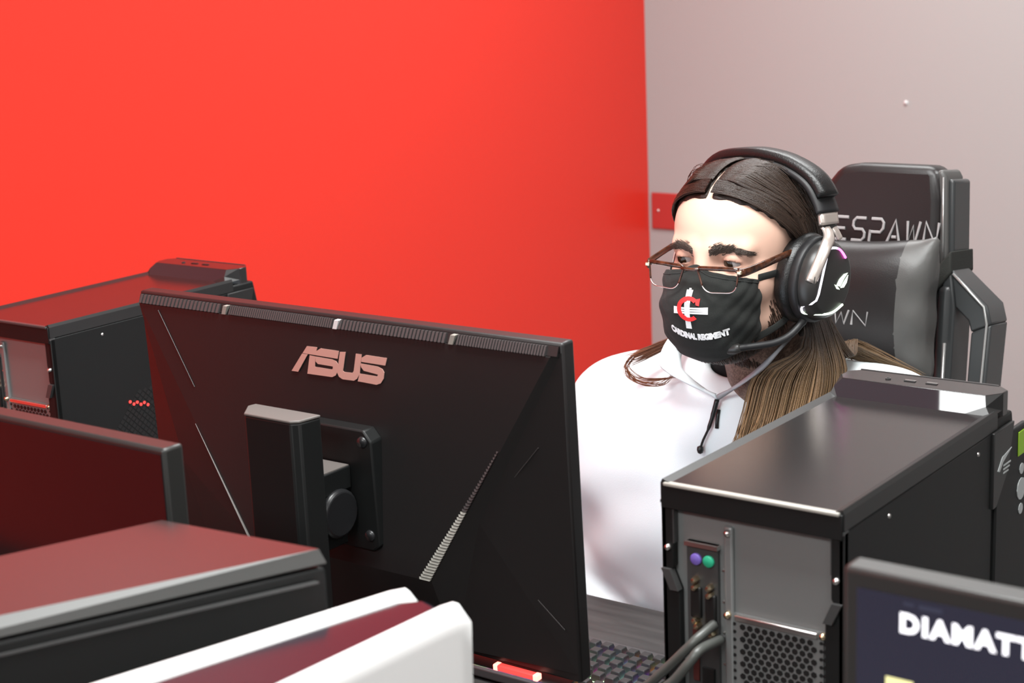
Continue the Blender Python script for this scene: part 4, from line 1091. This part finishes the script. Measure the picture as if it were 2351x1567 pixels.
# ------------------------------------------------------------------ gaming chair
def chair():
    cx, cy = -1.012, 2.262
    t = empty('gaming_chair', (cx, 2.20, 0)); tag(t, 'black racing-style gaming chair with silver lettering behind the person', 'chair')
    O = Vector((cx, 2.20, 0)); dy = cy-2.20
    lean = math.radians(6.5)
    ztop = CZ-.318
    M = Matrix.Translation((0, dy, ztop)) @ Matrix.Rotation(-lean, 4, 'X') @ Matrix.Diagonal((.86, 1, 1, 1))      # back plane: z down from the top, front at y=0
    B = lambda mb, *a, **k: mb.xf(M).build(*a, **k)
    # outlines (x, z) of the padded centre and of the side frame
    pad = [(-.030, 0), (.098, 0), (.108, -.010), (.114, -.05), (.118, -.15), (.126, -.19), (.130, -.30), (.150, -.42), (.155, -.72), (-.155, -.72), (-.150, -.42), (-.130, -.30), (-.132, -.19), (-.130, -.15), (-.114, -.054), (-.068, -.005)]
    def padf(poly, y0, y1, name, m, par, bv): return B(MB().prism(poly, y0, y1, 'y'), name, m, par, bevel=bv, bseg=4)
    bk = padf(pad, -.028, .03, 'backrest', 'leather_black', t, .018)
    for s in (-1, 1):
        edge = [(s*.096, -.010), (s*.112, -.004), (s*.120, -.016), (s*.130, -.145), (s*.118, -.155)] if s > 0 else [(-.116, -.075), (-.122, -.077), (-.136, -.145), (-.124, -.155)]
        padf(edge, -.020, .045, 'edge_bolster', 'leather_grey', bk, .006)
        B(MB().tube([(s*.1155, -.0225, -.016 if s > 0 else -.085), (s*.1240, -.0225, -.145)], .0016, 6), 'piping', 'chair_chrome', bk, smooth=True)
        padf([(s*.119, -.018 if s > 0 else -.090), (s*(.130 if s > 0 else .126), -.020 if s > 0 else -.100), (s*.138, -.15), (s*.128, -.155)], -.012, .05, 'shell_edge', 'chair_frame', bk, .004)
        # wing frame with an open slot
        W_ = [(.128, -.148), (.142, -.145), (.207, -.192), (.216, -.218), (.208, -.42), (.19, -.62), (.13, -.62)]
        I_ = [(.152, -.198), (.176, -.216), (.182, -.232), (.178, -.42), (.17, -.56), (.152, -.56)]
        q = MB(); n = len(W_)
        def fr_(out, inn, y0, y1):
            mb = MB()
            # split into convex pieces: left post, top bar, right post, bottom bar
            L_ = [out[0], out[1], inn[0], inn[-1], out[-1]]
            T_ = [out[1], out[2], out[3], inn[2], inn[1], inn[0]]
            R_ = [out[3], out[4], out[5], inn[4], inn[3], inn[2]]
            D_ = [out[5], out[6], inn[5], inn[4]]
            for p in (L_, T_, R_, D_): mb.prism([(s*a, b) for a, b in p], y0, y1, 'y')
            return mb
        wf = B(fr_(W_, I_, -.030, .035), 'wing_frame', 'chair_frame', bk, bevel=.003)
        B(MB().tube([(s*.146, -.031, -.151), (s*.202, -.031, -.194), (s*.2085, -.031, -.218), (s*.201, -.031, -.42), (s*.184, -.031, -.61)], .0022, 6), 'wing_piping', 'chair_chrome', wf, smooth=True)
        B(MB().prism([(s*.120, -.17), (s*.146, -.165), (s*.148, -.62), (s*.12, -.62)], -.034, .02, 'y'), 'side_bolster', 'chair_frame', bk, bevel=.010, bseg=3)
        B(MB().tube([(s*.1405, -.0345, -.25), (s*.1420, -.0345, -.60)], .003, 6), 'bolster_highlight', 'chair_chrome', bk, smooth=True)  # bright tube shaped to stand for the highlight along the bolster
        B(MB().prism([(s*.148, -.26), (s*.205, -.30), (s*.198, -.60), (s*.148, -.60)], .036, .040, 'y'), 'wing_back', 'chair_frame', wf) if False else None
    # pillow strap
    st = B(MB().prism([(.104, -.158), (.141, -.118), (.144, -.150), (.108, -.190)], -.034, .053, 'y'), 'pillow_strap', 'strap_black', bk, bevel=.003)
    B(MB().prism([(-.100, -.158), (-.146, -.112), (-.149, -.146), (-.104, -.192)], -.036, .056, 'y'), 'pillow_strap', 'strap_black', bk, bevel=.003)
    # lettering
    def letters(word, h, wd, gap):
        G = {'R': [[(0, 0), (0, .6)], [(0, 1), (.8, 1), (1, .85), (1, .6), (.8, .45), (.15, .45)], [(.5, .45), (1, 0)]], 'E': [[(0, 1), (1, 1)], [(.05, .5), (.8, .5)], [(0, 0), (1, 0)]],
             'S': [[(1, 1), (.2, 1), (0, .85), (0, .65), (.2, .5), (.8, .5), (1, .35), (1, .15), (.8, 0), (0, 0)]], 'P': [[(0, 0), (0, .5)], [(0, 1), (.8, 1), (1, .85), (1, .6), (.8, .42), (0, .42)]],
             'A': [[(0, 0), (.5, 1), (1, 0)], [(.35, .25), (.7, .25)]], 'W': [[(0, 1), (.22, 0), (.5, .8), (.78, 0), (1, 1)]], 'N': [[(0, 0), (0, 1), (1, 0), (1, 1)]]}
        out = []; x = -(len(word)*(wd+gap)-gap)/2
        for c in word:
            out.append([[(x+p[0]*wd+p[1]*h*.12, (p[1]-.5)*h) for p in l] for l in G[c]]); x += wd+gap
        return out
    for L_ in letters('RESPAWN', .033, .0225, .0098):
        mb = MB()
        for pl_ in L_: mb.tube([(x+.004, -.0292, z-.097) for x, z in pl_], [(.0025, .0016)]*len(pl_), 6, flat=(0, 0, 1))
        B(mb, 'letter', 'thread_silver', bk)
    # head pillow: puffy, separate centre and end panels
    pz, pyc = CZ-.503, 2.150
    def pil(X, Y, Z):
        x, y, z = np.abs(X), Y, Z
        env = np.clip(1-(x/.150)**6, 0, 1)
        ry = .048*np.sqrt(np.clip(1-(x/.148)**4, .02, 1)); rz = .096*(.90+.17*(x/.15)**2)
        d = (np.sqrt((y/ry)**2+(np.abs(z)/rz)**2.4)-1)*.045
        d = smax(d, x-.140-.010*(z/.1)**2, .012)
        d += .0025*np.exp(-((x-.128)/.02)**2)*np.sin(z*95)
        return d
    V_, Q_ = nets(pil, (-.17, -.08, -.125), (.17, .08, .125), .005)
    pc = empty('tmp', (0, 0, 0)); bpy.data.objects.remove(pc)
    inner = (np.abs(V_[:, 0]) < .098)
    qin = inner[Q_].any(1)
    off = np.array([-.018, pyc-2.20, pz])
    ca, sa = math.cos(-lean), math.sin(-lean)
    Vr = V_.copy(); Vr[:, 1] = V_[:, 1]*ca-V_[:, 2]*sa; Vr[:, 2] = V_[:, 1]*sa+V_[:, 2]*ca
    pillow = npmesh('head_pillow', Vr+off, Q_[qin], 'leather_black', t)
    npmesh('pillow_end', Vr+off, Q_[~qin], 'leather_grey', pillow)
    PBV = BVHTree.FromPolygons([tuple(p) for p in (Vr+off)], [tuple(int(i) for i in q) for q in Q_])
    def onpil(x, z):
        h_ = PBV.ray_cast(Vector((x, -1, pz+z)), Vector((0, 1, 0))); return (x, h_[0].y-.0006 if h_[0] else pyc-2.22, pz+z)
    for L_ in letters('RESPAWN', .020, .0215, .0065):
        mb = MB()
        for pl_ in L_:
            mb.tube([onpil(x-.050, z-.012) for x, z in pl_], [(.0017, .0011)]*len(pl_), 6, flat=(0, 0, 1))
        mb.build('letter', 'thread_silver', pillow)
    # seat, arms, lift, star base
    MB().box(-.26, .26, -.42, .08, .39, .460).build('seat', 'leather_black', t, bevel=.03, bseg=4)
    for s in (-1, 1):
        MB().box(s*.30-.018, s*.30+.018, -.20, -.12, .40, .64).build('arm_post', 'chair_frame', t, bevel=.005)
        MB().box(s*.30-.045, s*.30+.045, -.30, -.04, .64, .665).build('armrest', 'leather_black', t, bevel=.01)
        MB().box(min(s*.30, s*.2), max(s*.30, s*.2), -.19, -.13, .395, .42).build('arm_bracket', 'chair_frame', t)
    MB().box(-.10, .10, -.04, .10, .40, .62).build('back_bracket', 'chair_frame', t, bevel=.01)
    MB().cyl((0, -.17, .10), (0, -.17, .40), .028).build('gas_lift', 'chair_frame', t, smooth=False)
    for k in range(5):
        a = 2*math.pi*k/5+.3; ex, ey = .30*math.cos(a), .30*math.sin(a)
        lg = MB().tube([(0, -.17, .11), (ex, ey-.17, .075)], [.030, .018], 8).build('base_leg', 'chair_frame', t)
        MB().lathe([(.0001, -.012), (.028, -.012), (.030, -.008), (.030, .008), (.028, .012), (.0001, .012)], axis='x', o=(ex, ey-.17, .030)).build('caster', 'port_black', lg)
    return t
chair()

# ------------------------------------------------------------------ cables on the right tower
cable('video_cable', [(-.706, 1.219, 1.020), (-.712, 1.198, 1.012), (-.720, 1.192, 1.002), (-.736, 1.190, .984), (-.754, 1.190, .965), (-.770, 1.195, .946), (-.795, 1.215, .89), (-.830, 1.27, DESK+.005)], .0046, 'upper of the two grey-black cables drooping from the right tower')
cable('data_cable', [(-.700, 1.219, 1.006), (-.702, 1.186, 1.008), (-.707, 1.176, .999), (-.720, 1.172, .981), (-.735, 1.172, .964), (-.760, 1.180, .92), (-.80, 1.22, DESK+.005)], .0046, 'lower of the two grey-black cables drooping from the right tower')
